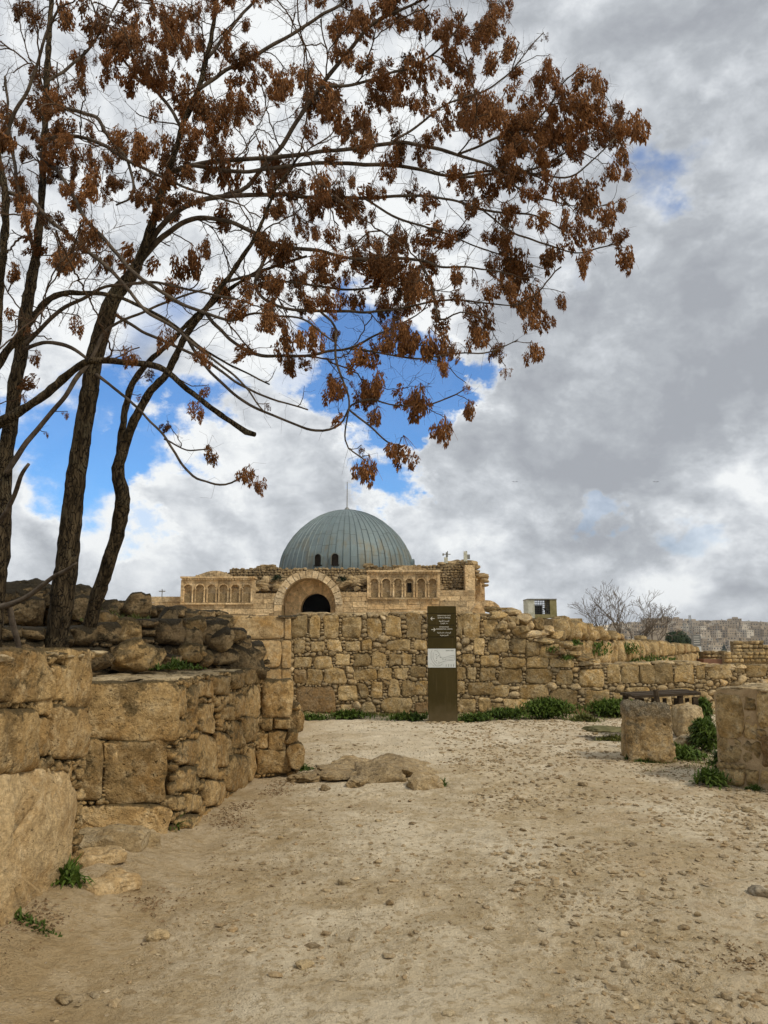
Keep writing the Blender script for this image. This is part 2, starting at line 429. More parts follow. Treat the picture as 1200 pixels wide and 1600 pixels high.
def ground_mat():
    m, g, b = material('sandy_ground', 1.0, 0.08)
    geo = g.new('ShaderNodeNewGeometry'); p = geo.outputs['Position']
    sepp = g.new('ShaderNodeSeparateXYZ'); g.l.new(p, sepp.inputs[0])
    a = g.noise(p, 0.45, 6, 0.6, 0.4); c = g.noise(p, 2.6, 7, 0.66, 0.3); d = g.noise(p, 16, 7, 0.7); e = g.noise(p, 90, 4, 0.75)
    col = g.mix(g.ramp(c, 0.38, 0.62), (0.50, 0.385, 0.225), (0.72, 0.60, 0.41))
    col = g.mix(g.ramp(a, 0.42, 0.66), col, (0.80, 0.69, 0.50))
    col = g.mix(g.math('MULTIPLY', g.ramp(d, 0.50, 0.60), 0.6), col, (0.38, 0.27, 0.135))  # brown patches, part of the small-shadow contrast put into the colour
    # pale band in the middle distance, darker brown towards the left walls
    x = sepp.outputs[0]; y = sepp.outputs[1]
    band = g.ramp(g.math('ADD', y, g.math('MULTIPLY', g.math('SUBTRACT', a, 0.5), 6)), 8.0, 12.5)
    col = g.mix(g.math('MULTIPLY', band, 0.55), col, (0.80, 0.70, 0.53))
    left_tone = g.ramp(g.math('ADD', x, g.math('MULTIPLY', g.math('SUBTRACT', c, 0.5), 1.4)), -0.4, -1.7)
    col = g.mix(g.math('MULTIPLY', left_tone, 0.55), col, (0.43, 0.30, 0.15))
    # gravelly wheel track towards the right
    trk = g.math('MULTIPLY', g.ramp(g.math('ADD', x, g.math('MULTIPLY', g.math('SUBTRACT', a, 0.5), 2.5)), 0.9, 2.0), g.ramp(c, 0.46, 0.6))
    col = g.mix(g.math('MULTIPLY', trk, 0.5), col, (0.42, 0.29, 0.15))
    vd = g.voro(g.vec('ADD', p, g.vec('SCALE', g.noise(p, 14, 3, out=1), scale=0.05)), 42)
    chips = g.math('MULTIPLY', g.ramp(vd, 0.26, 0.14), g.ramp(g.noise(g.vec('ADD', p, (5, 5, 5)), 3.0, 4, 0.6), 0.48, 0.62))
    col = g.mix(g.math('MULTIPLY', chips, 0.55), col, (0.76, 0.64, 0.44))
    shade_spk = g.ramp(e, 0.61, 0.70)
    col = g.mix(g.math('MULTIPLY', shade_spk, 0.5), col, (0.30, 0.195, 0.09))  # dark specks: tiny shadows of pits and clods painted into the colour
    spk2 = g.ramp(e, 0.38, 0.30)
    col = g.mix(g.math('MULTIPLY', spk2, 0.4), col, (0.80, 0.68, 0.48))
    v2 = g.voro(g.vec('ADD', p, g.vec('SCALE', g.noise(p, 30, 3, out=1), scale=0.03)), 85)
    grain = g.math('MULTIPLY', g.ramp(v2, 0.32, 0.12), g.ramp(g.noise(g.vec('ADD', p, (2, 9, 5)), 1.6, 5, 0.65), 0.46, 0.58))
    col = g.mix(g.math('MULTIPLY', grain, 0.5), col, (0.36, 0.245, 0.12))  # grains tinted dark, so their small shadows are painted in too
    pat = g.ramp(g.noise(g.vec('ADD', p, (8, 1, 3)), 0.9, 8, 0.72), 0.52, 0.60)
    col = g.mix(g.math('MULTIPLY', pat, 0.35), col, (0.43, 0.31, 0.16))
    g.l.new(col, b.inputs['Base Color'])
    h = g.math('ADD', g.math('MULTIPLY', d, 1.0), g.math('ADD', g.math('MULTIPLY', e, 0.30), g.math('MULTIPLY', chips, 0.25)))
    h = g.math('ADD', h, g.math('ADD', g.math('MULTIPLY', c, 2.6), g.math('MULTIPLY', grain, 0.25)))
    bump(g, b, h, 0.055, 1.0)
    return m


M['ground'] = ground_mat()


def simple(name, c1, c2=None, rough=0.8, scale=8, spec=0.3, dist=0.004, metal=0.0, stretch=None):
    m, g, b = material(name, rough, spec); b.inputs['Metallic'].default_value = metal
    geo = g.new('ShaderNodeNewGeometry'); p = geo.outputs['Position']
    if stretch: p = g.vec('MULTIPLY', p, stretch)
    n = g.noise(p, scale, 6, 0.65)
    c2 = c2 or tuple(q * 0.75 for q in c1)
    g.l.new(g.mix(g.ramp(n, 0.35, 0.65), c1, c2), b.inputs['Base Color'])
    if dist: bump(g, b, n, dist, 0.8)
    return m


M['bark'] = simple('grey_brown_bark', (0.11, 0.082, 0.048), (0.030, 0.022, 0.012), 0.95, 16, 0.1, 0.02, stretch=(1, 1, 0.18))
m_ = M['bark']; g = NG(m_.node_tree); b = m_.node_tree.nodes['Principled BSDF']
geo = g.new('ShaderNodeNewGeometry'); pv_ = g.vec('MULTIPLY', g.vec('ADD', geo.outputs['Position'], g.vec('SCALE', g.noise(geo.outputs['Position'], 6, 4, out=1), scale=0.12)), (1, 1, 0.16))
ck = g.ramp(g.voro(pv_, 42, 'DISTANCE_TO_EDGE'), 0.0, 0.10); prev = b.inputs['Base Color'].links[0].from_socket
moss = g.ramp(g.noise(geo.outputs['Position'], 3.5, 6, .7), .52, .66)
c_ = g.mix(g.math('MULTIPLY', moss, .5), prev, (0.13, 0.115, 0.075))
g.l.new(g.mix(ck, (0.016, 0.012, 0.008), c_), b.inputs['Base Color'])
hh_ = g.math('ADD', g.math('MULTIPLY', ck, 1.0), g.noise(pv_, 30, 6, .7)); bump(g, b, hh_, 0.02, 1.0)
M['bark_pale'] = simple('grey_bark', (0.12, 0.095, 0.07), (0.05, 0.038, 0.027), 0.9, 12, 0.15, 0.006)
M['twig'] = simple('dark_twigs', (0.062, 0.040, 0.025), (0.10, 0.066, 0.042), 0.9, 5, 0.1, 0)
M['baretwig'] = simple('pale_bare_twigs', (0.17, 0.14, 0.11), (0.10, 0.08, 0.06), 0.9, 5, 0.1, 0)
M['sign'] = simple('bronze_painted_steel', (0.050, 0.037, 0.010), (0.040, 0.030, 0.008), 0.75, 1.5, 0.12, 0)
m_ = M['sign']; g = NG(m_.node_tree); b = m_.node_tree.nodes['Principled BSDF']; prev = b.inputs['Base Color'].links[0].from_socket
geo = g.new('ShaderNodeNewGeometry'); sz = g.new('ShaderNodeSeparateXYZ'); g.l.new(geo.outputs['Position'], sz.inputs[0])
dust = g.math('MULTIPLY', g.ramp(g.math('ADD', sz.outputs[2], g.math('MULTIPLY', g.noise(geo.outputs['Position'], 9, 5, .7), .5)), .75, .15), .5)
streak = g.math('MULTIPLY', g.ramp(g.noise(g.vec('MULTIPLY', geo.outputs['Position'], (14, 14, .8)), 2.2, 5, .7), .55, .75), .22)
g.l.new(g.mix(g.math('ADD', dust, streak), prev, (0.17, 0.13, 0.075)), b.inputs['Base Color'])
M['signdark'] = simple('dark_joint', (0.012, 0.009, 0.005), None, 0.6, 3, 0.2, 0)
M['panelwhite'] = simple('map_panel', (0.60, 0.62, 0.60), (0.55, 0.58, 0.56), 0.5, 8, 0.3, 0)
M['letter'] = simple('pale_lettering', (0.70, 0.68, 0.60), (0.66, 0.64, 0.56), 0.6, 5, 0.2, 0)
M['ink'] = simple('grey_ink', (0.16, 0.17, 0.16), None, 0.7, 5, 0.2, 0)
M['dark'] = simple('dark_interior', (0.02, 0.016, 0.012), None, 1.0, 2, 0.0, 0)
M['wood'] = simple('weathered_wood', (0.075, 0.055, 0.035), (0.035, 0.026, 0.017), 0.9, 14, 0.1, 0.006, stretch=(0.3, 1, 1))
M['slab'] = simple('mossy_slab', (0.17, 0.15, 0.075), (0.09, 0.085, 0.035), 0.95, 9, 0.1, 0.01)
M['whitemetal'] = simple('pale_painted_metal', (0.50, 0.50, 0.42), (0.34, 0.34, 0.26), 0.6, 6, 0.3, 0)
M['olive'] = simple('stained_olive_metal', (0.16, 0.14, 0.05), (0.24, 0.21, 0.10), 0.7, 5, 0.3, 0)
M['greymetal'] = simple('grey_metal', (0.22, 0.22, 0.20), (0.16, 0.16, 0.15), 0.5, 6, 0.4, 0, metal=0.3)
M['wire'] = simple('dark_wire', (0.03, 0.03, 0.028), None, 0.6, 6, 0.3, 0)
M['pinkwall'] = simple('reddish_stone_base', (0.25, 0.13, 0.085), (0.2, 0.11, 0.07), 0.9, 3, 0.1, 0)
M['glass'] = simple('dark_window_glass', (0.035, 0.04, 0.045), None, 0.25, 2, 0.5, 0)
M['bird'] = simple('dark_feathers', (0.03, 0.03, 0.03), None, 0.8, 5, 0.1, 0)


def leafmat(name, c1, c2, c3, trans=0.25, scale=5, vary=(0.85, 1.15)):
    m, g, b = material(name, 0.7, 0.2)
    geo = g.new('ShaderNodeNewGeometry'); r = geo.outputs['Random Per Island']
    oi = g.new('ShaderNodeObjectInfo')
    col = g.mix(r, c1, c2)
    col = g.mix(g.ramp(g.noise(geo.outputs['Position'], scale, 4, 0.6), 0.45, 0.65), col, c3)
    tn = g.ramp(oi.outputs['Random'], 0, 1, vary[0], vary[1], smooth=False); cb = g.new('ShaderNodeCombineColor')
    for i_ in range(3): g.l.new(tn, cb.inputs[i_])
    col = g.mix(1.0, col, cb.outputs[0], 'MULTIPLY')
    g.l.new(col, b.inputs['Base Color'])
    tr = g.new('ShaderNodeBsdfTranslucent'); g.l.new(col, tr.inputs[0])
    mx = g.new('ShaderNodeMixShader'); mx.inputs[0].default_value = trans
    g.l.new(b.outputs[0], mx.inputs[1]); g.l.new(tr.outputs[0], mx.inputs[2])
    g.l.new(mx.outputs[0], g.n['Material Output'].inputs[0])
    return m


M['seed'] = leafmat('dry_brown_seeds', (0.12, 0.048, 0.016), (0.42, 0.205, 0.075), (0.23, 0.095, 0.030), 0.3, 1.6, (0.42, 1.15))
M['weed'] = leafmat('green_weeds', (0.040, 0.078, 0.010), (0.11, 0.16, 0.026), (0.07, 0.105, 0.016), 0.2, 6)
M['grass'] = leafmat('olive_grass', (0.08, 0.11, 0.02), (0.20, 0.20, 0.06), (0.13, 0.13, 0.035), 0.2, 4)
M['bush'] = leafmat('dark_bush', (0.018, 0.032, 0.014), (0.035, 0.055, 0.022), (0.02, 0.035, 0.014), 0.1, 1)
M['litter'] = simple('dry_litter', (0.17, 0.115, 0.06), (0.30, 0.21, 0.12), 0.95, 30, 0.1, 0)

# dome sheets
m, g, b = material('oxidised_lead_sheet', 0.6, 0.4)
geo = g.new('ShaderNodeNewGeometry'); p = geo.outputs['Position']; oi = g.new('ShaderNodeObjectInfo')
col = g.mix(g.noise(g.vec('MULTIPLY', p, (1, 1, 0.25)), 1.3, 6, 0.65), (0.085, 0.125, 0.133), (0.225, 0.275, 0.275))
col = g.mix(g.ramp(oi.outputs['Random'], 0, 1, 0, 0.85, smooth=False), col, (0.14, 0.175, 0.18))
sx = g.new('ShaderNodeSeparateXYZ'); g.l.new(p, sx.inputs[0])
stain = g.math('MULTIPLY', g.ramp(sx.outputs[2], 13.0, 9.0), g.ramp(g.noise(g.vec('MULTIPLY', p, (1.0, 1.0, 0.12)), 1.1, 5, 0.7), 0.46, 0.64))
col = g.mix(g.math('MULTIPLY', stain, 0.75), col, (0.16, 0.14, 0.085))
g.l.new(col, b.inputs['Base Color']); b.inputs['Metallic'].default_value = 0.25
bump(g, b, g.noise(p, 3, 4), 0.03, 0.5)
M['lead'] = m


def far_wall_mat(i, c):
    m, g, b = material('plastered_house_wall', 0.95, 0.1)
    oi = g.new('ShaderNodeObjectInfo'); geo = g.new('ShaderNodeNewGeometry')
    col = g.mix(g.noise(geo.outputs['Position'], 0.15, 4, 0.6), c, tuple(q * 0.72 for q in c))
    col = g.mix(g.ramp(oi.outputs['Random'], 0, 1, 0, 0.6, smooth=False), col, (0.30, 0.235, 0.16))
    g.l.new(col, b.inputs['Base Color'])
    return m


M['house'] = [far_wall_mat(0, (0.44, 0.38, 0.29)), far_wall_mat(1, (0.34, 0.28, 0.20)), far_wall_mat(2, (0.56, 0.51, 0.42))]


# ------------------------------------------------------------------ ground sheet
def hill_z(x, y):
    """natural level: flat hilltop, a valley beyond, the facing hillside"""
    x = np.asarray(x, float); y = np.asarray(y, float)
    def ss(a, b, v):
        t = np.clip((v - a) / (b - a), 0, 1); return t * t * (3 - 2 * t)
    z = -55 * ss(95, 420, y)
    z = z + 55 * ss(480, 1150, y) * 1.0 + 22 * ss(650, 1250, y) * ss(120, 420, x)
    return z + 6 * np.sin(x / 170.0 + 1.0) * ss(500, 900, y) + 3 * np.sin(x / 61.0 + y / 90.0) * ss(500, 900, y)


def axis(segs):
    out = []
    for a, b, s0, s1 in segs:
        v = a
        while v < b:
            out.append(v); t = (v - a) / (b - a); v += s0 + (s1 - s0) * t
    out.append(segs[-1][1])
    return np.array(out)


ax_x = np.concatenate([-axis([(5.0, 60, .3, 14), (60, 2500, 20, 260)])[::-1], axis([(-4.8, 7.5, .045, .045)])[:-1], axis([(7.5, 60, .3, 14), (60, 2500, 20, 260)])])
ax_y = axis([(-40, 0, 6, 1.5), (0, 2.4, .3, .06), (2.4, 9, .03, .05), (9, 17.5, .05, .09), (17.5, 90, .4, 8), (90, 1500, 12, 60), (1500, 3500, 150, 300)])
GX, GY = np.meshgrid(ax_x, ax_y, indexing='ij')


def micro(x, y):
    p = np.stack([x, y, np.zeros_like(x)], -1)
    z = 0.035 * fbm(p * 0.55, 3, 2) + 0.012 * fbm(p * 3.1, 3, 9) + 0.010 * fbm(p * 9.0, 3, 14, 0.6)
    # soil heaped against the left walls, grass bank against the back wall
    z = z + 0.16 * np.clip((-1.15 - x - 0.04 * y + 0.12 * fbm(p * 1.3, 2, 21)) / 0.6, 0, 1) ** 1.5
    z = z + 0.07 * np.clip((y - 15.7) / 1.0, 0, 1)
    return z


near = (GX > -6) & (GX < 9) & (GY > -3) & (GY < 20)
Z = hill_z(GX, GY)
Z = Z + np.where(near, micro(GX, GY), 0.0)
nx, ny = Z.shape
V = np.stack([GX, GY, Z], -1).reshape(-1, 3)
ii, jj = np.meshgrid(np.arange(nx - 1), np.arange(ny - 1), indexing='ij')
q = (ii * ny + jj).ravel()
Fq = np.stack([q, q + ny, q + ny + 1, q + 1], -1)
me = bpy.data.meshes.new('ground')
me.vertices.add(len(V)); me.vertices.foreach_set('co', V.ravel())
me.loops.add(Fq.size); me.loops.foreach_set('vertex_index', Fq.ravel().astype(np.int32))
me.polygons.add(len(Fq)); me.polygons.foreach_set('loop_start', np.arange(0, Fq.size, 4, dtype=np.int32))
me.polygons.foreach_set('use_smooth', np.ones(len(Fq), bool))
me.update(calc_edges=True); me.validate()
me.materials.append(M['ground'])
go = link('ground', me); go['kind'] = 'structure'
print('ground', len(V))


def gz(x, y): return float(micro(np.array([x]), np.array([y]))[0])


# ------------------------------------------------------------------ masonry
class Frame:
    """a vertical wall face: A to B along u, z up, n towards the viewer"""
    def __init__(s, A, B):
        s.o = np.array([A[0], A[1], 0.0]); d = np.array([B[0] - A[0], B[1] - A[1], 0.0]); s.L = np.linalg.norm(d); s.u = d / s.L
        s.n = np.array([s.u[1], -s.u[0], 0.0])
    def px(s, px, py):
        d = ray(px, py); C = np.array([0, 0, CZ])
        t = ((s.o - C) @ s.n) / (d @ s.n); p = C + d * t
        return (float((p - s.o) @ s.u), float(p[2]))
    def w(s, u, v, w=0.0):
        u = np.asarray(u, float)
        return s.o + u[..., None] * s.u + np.asarray(v, float)[..., None] * np.array([0, 0, 1.0]) + np.asarray(w, float)[..., None] * s.n


def chaikin(p, it=2, a=.22):
    p = np.asarray(p, float)
    for _ in range(it):
        q = np.roll(p, -1, axis=0)
        p = np.stack([p * (1 - a) + q * a, p * a + q * (1 - a)], 1).reshape(-1, 2)
    return p


def resample(p, n):
    q = np.vstack([p, p[:1]]); d = np.linalg.norm(np.diff(q, axis=0), axis=1); s = np.concatenate([[0], np.cumsum(d)])
    t = np.linspace(0, s[-1], n, endpoint=False)
    return np.stack([np.interp(t, s, q[:, 0]), np.interp(t, s, q[:, 1])], -1)


def stone(fr, poly, name, mat, parent, depth=0.25, proud=0.03, n=30, rough=0.012, seed=0, rings=(0.0, .25, .5, .7, .84, .92, .965, .99, 1.0), power=9, label=None, cham=0.0, w0=0.0):
    p = chaikin(poly, 2, .22 if power < 9 else .15); p = resample(p, n); c = p.mean(0)
    size = math.sqrt(abs(np.sum(p[:, 0] * np.roll(p[:, 1], -1) - p[:, 1] * np.roll(p[:, 0], -1)) / 2))
    k = np.concatenate([p, np.full((n, 1), seed * 1.7)], 1)
    p = p + (p - c) / (np.linalg.norm(p - c, axis=1)[:, None]) * (fbm(k * (1.6 / size) + seed, 3, seed) * size * 0.035)[:, None]
    rg = np.random.default_rng(seed)
    tilt = rg.normal(0, 0.035, 2)
    U = []; Wd = []
    for t in rings:
        if t == 0: U.append(c[None]); Wd.append(np.array([proud])); continue
        U.append(c + (p - c) * t); Wd.append(np.full(n, proud * (1 - t ** power)))
    for t, wd in ((1.005, -depth * 0.25), (0.99, -depth * 0.6), (0.93, -depth)):
        U.append(c + (p - c) * t); Wd.append(np.full(n, wd))
    U = np.concatenate(U); Wd = np.concatenate(Wd)
    k3 = np.stack([U[:, 0], U[:, 1], Wd * 0.5 + seed * 3.3], -1)
    amp = rough * (0.6 + size)
    disp = amp * fbm(k3 * 2.2 / (size + 0.15), 3, seed + 3) + amp * 0.9 * fbm(k3 * 9, 3, seed + 4, 0.6)
    Wd = Wd + disp * np.where(Wd > -depth * 0.5, 1, 0.3) + (U - c) @ tilt + w0
    U = U + np.stack([fbm(k3 * 7 + 5, 2, seed + 6), fbm(k3 * 7 + 9, 2, seed + 7)], -1) * amp * 0.5
    V = fr.w(U[:, 0], U[:, 1], Wd)
    f = [(0, 1 + j, 1 + (j + 1) % n) for j in range(n)]
    nr = len(rings) - 1 + 3
    for r in range(nr - 1):
        a = 1 + r * n; b = a + n
        for j in range(n):
            j2 = (j + 1) % n
            f.append((a + j, b + j, b + j2, a + j2))
    f.append(tuple(1 + (nr - 1) * n + j for j in range(n))[::-1])
    o = mk(name, V, f, mat, parent, True, origin=fr.w(c[0], c[1], 0.0))
    if label: o['label'] = label
    return o


def quad(rect, rg, j=0.10):
    """px rect -> slightly irregular polygon (px)"""
    x0, y0, x1, y1 = rect; w, h = x1 - x0, y1 - y0
    p = [(x0, y1), (x0 + w * .5, y1), (x1, y1), (x1, y0 + h * .5), (x1, y0), (x0 + w * .5, y0), (x0, y0), (x0, y0 + h * .5)]
    return [(a + rg.normal(0, j * 0.42) * w, b + rg.normal(0, j * 0.42) * h) for a, b in p]


def clip_poly_mask(polys, u0, v0, res, W, H):
    occ = np.zeros((W, H), bool)
    for p in polys:
        p = np.asarray(p); a = np.maximum(((p.min(0) - (u0, v0)) / res).astype(int) - 1, 0); b = ((p.max(0) - (u0, v0)) / res).astype(int) + 2
        b = np.minimum(b, (W, H))
        if (b <= a).any(): continue
        gx, gy = np.meshgrid(u0 + (np.arange(a[0], b[0]) + .5) * res, v0 + (np.arange(a[1], b[1]) + .5) * res, indexing='ij')
        ins = np.zeros(gx.shape, bool)
        for k in range(len(p)):
            x1, y1 = p[k]; x2, y2 = p[(k + 1) % len(p)]
            if y1 == y2: continue
            c = ((y1 > gy) != (y2 > gy)) & (gx < (x2 - x1) * (gy - y1) / (y2 - y1) + x1)
            ins ^= c
        occ[a[0]:b[0], a[1]:b[1]] |= ins
    return occ


def fill(fr, polys, top, u0, u1, v0, v1, rmax, rmin, res, mat, parent, name='chinking_stones', aspect=1.35, seed=5, proud=0.0, right=None, kill=0.06, sub=1, single=None):
    """small stones packed into every joint between the large ones; top(u) = wall height"""
    W = int((u1 - u0) / res); H = int((v1 - v0) / res)
    occ = clip_poly_mask([chaikin(p, 2) for p in polys], u0, v0, res, W, H)
    uu = u0 + (np.arange(W) + .5) * res; tv = np.array([top(u) for u in uu])
    vv = v0 + (np.arange(H) + .5) * res
    occ |= vv[None, :] > tv[:, None] - rmin * 0.3
    if right is not None: occ |= ~right(uu[:, None] + 0 * vv[None, :], vv[None, :] + 0 * uu[:, None])
    dist = np.where(occ, 0.0, rmax * 1.05)
    k = int(rmax * aspect / res) + 1
    pad = np.pad(occ, k, constant_values=False)
    for a in range(-k, k + 1):
        for b in range(-k, k + 1):
            d = math.hypot(a / aspect, b) * res
            if d >= rmax * 1.05 or (a == 0 and b == 0): continue
            m = pad[k + a:k + a + W, k + b:k + b + H]
            dist = np.where(m & (dist > d), d, dist)
    rg = np.random.default_rng(seed); mb = MB(); iv, ifc = ICO[sub]
    r = rmax; cnt = 0; big = []
    while r > rmin:
        cand = np.argwhere(dist >= r * 0.98)
        rg.shuffle(cand)
        for a, b in cand:
            d0 = dist[a, b]
            if d0 < r * 0.98: continue
            rr = min(d0, rmax); 
            wa = int(rr * 2.2 * aspect / res) + 2
            a0, a1, b0, b1 = max(a - wa, 0), min(a + wa + 1, W), max(b - wa, 0), min(b + wa + 1, H)
            ga, gb = np.meshgrid(np.arange(a0, a1) - a, np.arange(b0, b1) - b, indexing='ij')
            dd = np.hypot(ga / aspect, gb) * res - rr * 0.93
            dist[a0:a1, b0:b1] = np.minimum(dist[a0:a1, b0:b1], np.maximum(dd, 0))
            u, v = uu[a], vv[b]
            ang = rg.normal(0, 0.25); ca, sa = math.cos(ang), math.sin(ang)
            m = np.max(np.abs(iv), axis=1)[:, None]; q = iv * 0.5 + iv / m * 0.5
            q = q * (1 + 0.22 * vnoise(q * 1.6 + cnt * 3.7, cnt))[:, None]
            for _ in range(3):
                nn_ = rg.normal(size=3) * (1, 1, .6); nn_ /= np.linalg.norm(nn_); hh_ = q @ nn_ - rg.uniform(.5, .8); q = q - np.where(hh_ > 0, hh_ * .9, 0)[:, None] * nn_
            s = rr * rg.uniform(0.98, 1.28)
            q = q * (s * aspect * rg.uniform(0.8, 1.25), s * rg.uniform(.8, 1.1), max(s * rg.uniform(0.8, 1.1), 0.02))
            qu = q[:, 0] * ca - q[:, 1] * sa; qv = q[:, 0] * sa + q[:, 1] * ca
            wv = proud - s * 0.50 + rg.normal(0, 0.007)
            P = fr.w(u + qu, v + qv, q[:, 2] + wv)
            if single and rr > single:
                big.append((P, ifc, fr.w(u, v, 0)))
            else: mb.add(P, ifc)
            cnt += 1
        r *= 0.78
    mb.build(name, mat, parent, True, origin=np.array(root_loc(parent)), kind='stuff')
    for P, f, o in big: mk('small_stone', P, f, mat, parent, True, origin=o)
    print(parent.name, 'chinks', cnt, 'single', len(big))


def body(fr, prof, thick, recess, mat, parent, name='core', z0=-0.2, du=0.12, seed=0, amp=0.02):
    """wall core with an uneven top: prof = [(u, z)...]"""
    pu = [p[0] for p in prof]; pz = [p[1] for p in prof]
    us = np.arange(pu[0], pu[-1] + du * .5, du); zs = np.interp(us, pu, pz)
    ws = np.linspace(-recess, -thick, max(int(thick / 0.2) + 1, 3)); n = len(us); m = len(ws)
    V = []; 
    nzv = 8
    for u, z in zip(us, zs):
        for j in range(nzv): V.append((u, z0 + (z - z0) * j / nzv, -recess))
        for w in ws: V.append((u, z, w))
        V.append((u, z0, -thick))
    V = np.array(V); K = nzv + m + 1
    topm = V[:, 1] > z0 + 0.05
    V[:, 1] += amp * fbm(V * 5.0 + seed, 3, seed) * topm; V[:, 2] += 0.4 * amp * fbm(V * 7.0 + 3 + seed, 2, seed + 1)
    f = []
    for i in range(n - 1):
        for j in range(K - 1): f.append((i * K + j, (i + 1) * K + j, (i + 1) * K + j + 1, i * K + j + 1))
    f.append(tuple(range(K))); f.append(tuple((n - 1) * K + j for j in range(K))[::-1])
    return mk(name, fr.w(V[:, 0], V[:, 1], V[:, 2]), f, mat, parent, False, origin=np.array(root_loc(parent)))


def rects_from(crop, scale, rects):
    return [(crop[0] + a / scale, crop[1] + b / scale, crop[0] + c / scale, crop[1] + d / scale) for a, b, c, d in rects]


def lay(fr, rects, mat, parent, seed, depth=0.25, proud=0.035, n=28, rough=0.012, j=0.10, grow=1.0, power=9):
    """big stones from measured rectangles; returns polys in face coordinates"""
    rg = np.random.default_rng(seed); out = []
    for k, r in enumerate(rects):
        if len(r) == 4: pp = quad(r, rg, j)
        else: pp = [(r[i], r[i + 1]) for i in range(0, len(r), 2)]
        poly = np.array([fr.px(*q) for q in pp]); c = poly.mean(0); poly = c + (poly - c) * grow
        stone(fr, poly, 'stone', mat if not callable(mat) else mat(k), parent, depth, proud * rg.uniform(.5, 1.5), n, rough, seed * 100 + k, power=power)
        out.append(poly)
    return out


# ---- back wall behind the sign
YB = float(gnd(560, 1118)[1])
print('back wall Y', YB)
fb = Frame((at(450, 1118, YB)[0], YB), (at(1215, 1118, YB)[0], YB))
wall = thing('stone_wall', 'long rubble stone wall behind the brown sign with its top stepping down to the right', 'stone wall', fb.w(0, 0))
R6 = [(238, 140, 340, 288), (355, 142, 432, 292), (452, 140, 550, 290), (575, 150, 705, 280), (745, 150, 840, 285), (870, 140, 972, 272), (1005, 125, 1105, 290),
      (255, 303, 325, 388), (365, 308, 460, 378), (480, 300, 575, 370), (600, 305, 700, 375), (710, 300, 775, 370), (870, 295, 1030, 372), (1060, 300, 1150, 370),
      (250, 407, 375, 487), (388, 407, 515, 492), (535, 390, 627, 470), (642, 387, 762, 483), (775, 380, 868, 483), (885, 390, 975, 478), (980, 392, 1050, 470), (1068, 398, 1135, 470),
      (255, 495, 335, 595), (345, 492, 440, 600), (458, 492, 600, 590), (655, 490, 800, 570), (812, 487, 910, 563), (925, 487, 1020, 560), (1030, 480, 1140, 550),
      (262, 615, 530, 785), (543, 605, 690, 703), (770, 580, 850, 690), (978, 575, 1062, 675), (1068, 573, 1158, 675),
      (850, 695, 1035, 790), (1065, 710, 1155, 790), (1045, 678, 1088, 715), (560, 730, 640, 790)]
R3 = [(1015, 90, 1038, 180), (1042, 80, 1120, 185), (1130, 105, 1196, 180), (1088, 187, 1135, 260), (1150, 190, 1200, 255), (1038, 258, 1095, 302), (1120, 262, 1200, 308),
      (1018, 313, 1055, 368), (1060, 315, 1100, 370), (1115, 315, 1190, 370), (1018, 374, 1048, 430), (1060, 377, 1172, 435), (1020, 450, 1100, 515), (1110, 445, 1160, 510), (905, 430, 1010, 520), (905, 330, 1000, 420), (905, 200, 1000, 250)]
R4 = [(10, 378, 92, 435), (105, 378, 168, 440), (172, 392, 225, 448), (228, 402, 312, 460), (0, 448, 50, 495), (60, 455, 165, 500), (172, 455, 265, 502), (268, 460, 372, 500),
      (48, 505, 155, 566), (168, 505, 275, 570), (300, 507, 368, 575), (388, 502, 500, 580), (515, 490, 572, 565), (577, 487, 652, 570), (655, 487, 716, 570), (718, 482, 792, 570), (800, 475, 888, 570), (892, 487, 935, 550),
      (30, 572, 98, 625), (138, 574, 258, 630), (275, 588, 395, 665), (420, 597, 528, 672), (600, 583, 690, 605), (75, 632, 200, 680), (385, 676, 440, 710), (0, 650, 60, 690), (540, 605, 590, 650), (200, 640, 268, 690),
      (940, 482, 1050, 545), (1057, 485, 1100, 522), (1106, 488, 1190, 538), (700, 600, 790, 660), (800, 590, 880, 660)]
RA = rects_from((400, 930), 4.286, R6) + rects_from((350, 930), 2.79, R3) + rects_from((760, 860), 2.727, R4)
RP = [[(668, 585), (728, 590), (757, 640), (750, 690), (705, 692)], [(905, 562), (950, 562), (967, 640), (960, 685), (880, 686), (885, 620)], [(730, 712), (775, 706), (803, 745), (806, 792), (695, 792), (700, 750)]]
RA += [tuple(np.array([(400 + a / 4.286, 930 + b / 4.286) for a, b in p]).ravel()) for p in RP]
PB = lay(fb, RA, M['stone'], wall, 11, 0.25, 0.022, 30, 0.018, 0.12, 1.0)
tpx = [(440, 962), (455, 961), (560, 960), (640, 959), (700, 957), (765, 962), (795, 962), (812, 980), (834, 998), (873, 1008), (900, 1030), (905, 1041), (960, 1040), (1010, 1038), (1060, 1037), (1095, 1037), (1110, 1042), (1215, 1044)]
tuv = [fb.px(*q) for q in tpx]; TU = [q[0] for q in tuv]; TV = [q[1] for q in tuv]
topf = lambda u: float(np.interp(u, TU, TV))
body(fb, [(u, v - 0.05) for u, v in tuv], 0.75, 0.035, M['mortar'], wall, seed=3)
fill(fb, PB, topf, 0.02, fb.L, 0.0, 2.25, 0.075, 0.014, 0.010, M['chink'], wall, seed=8, sub=1, single=0.060)


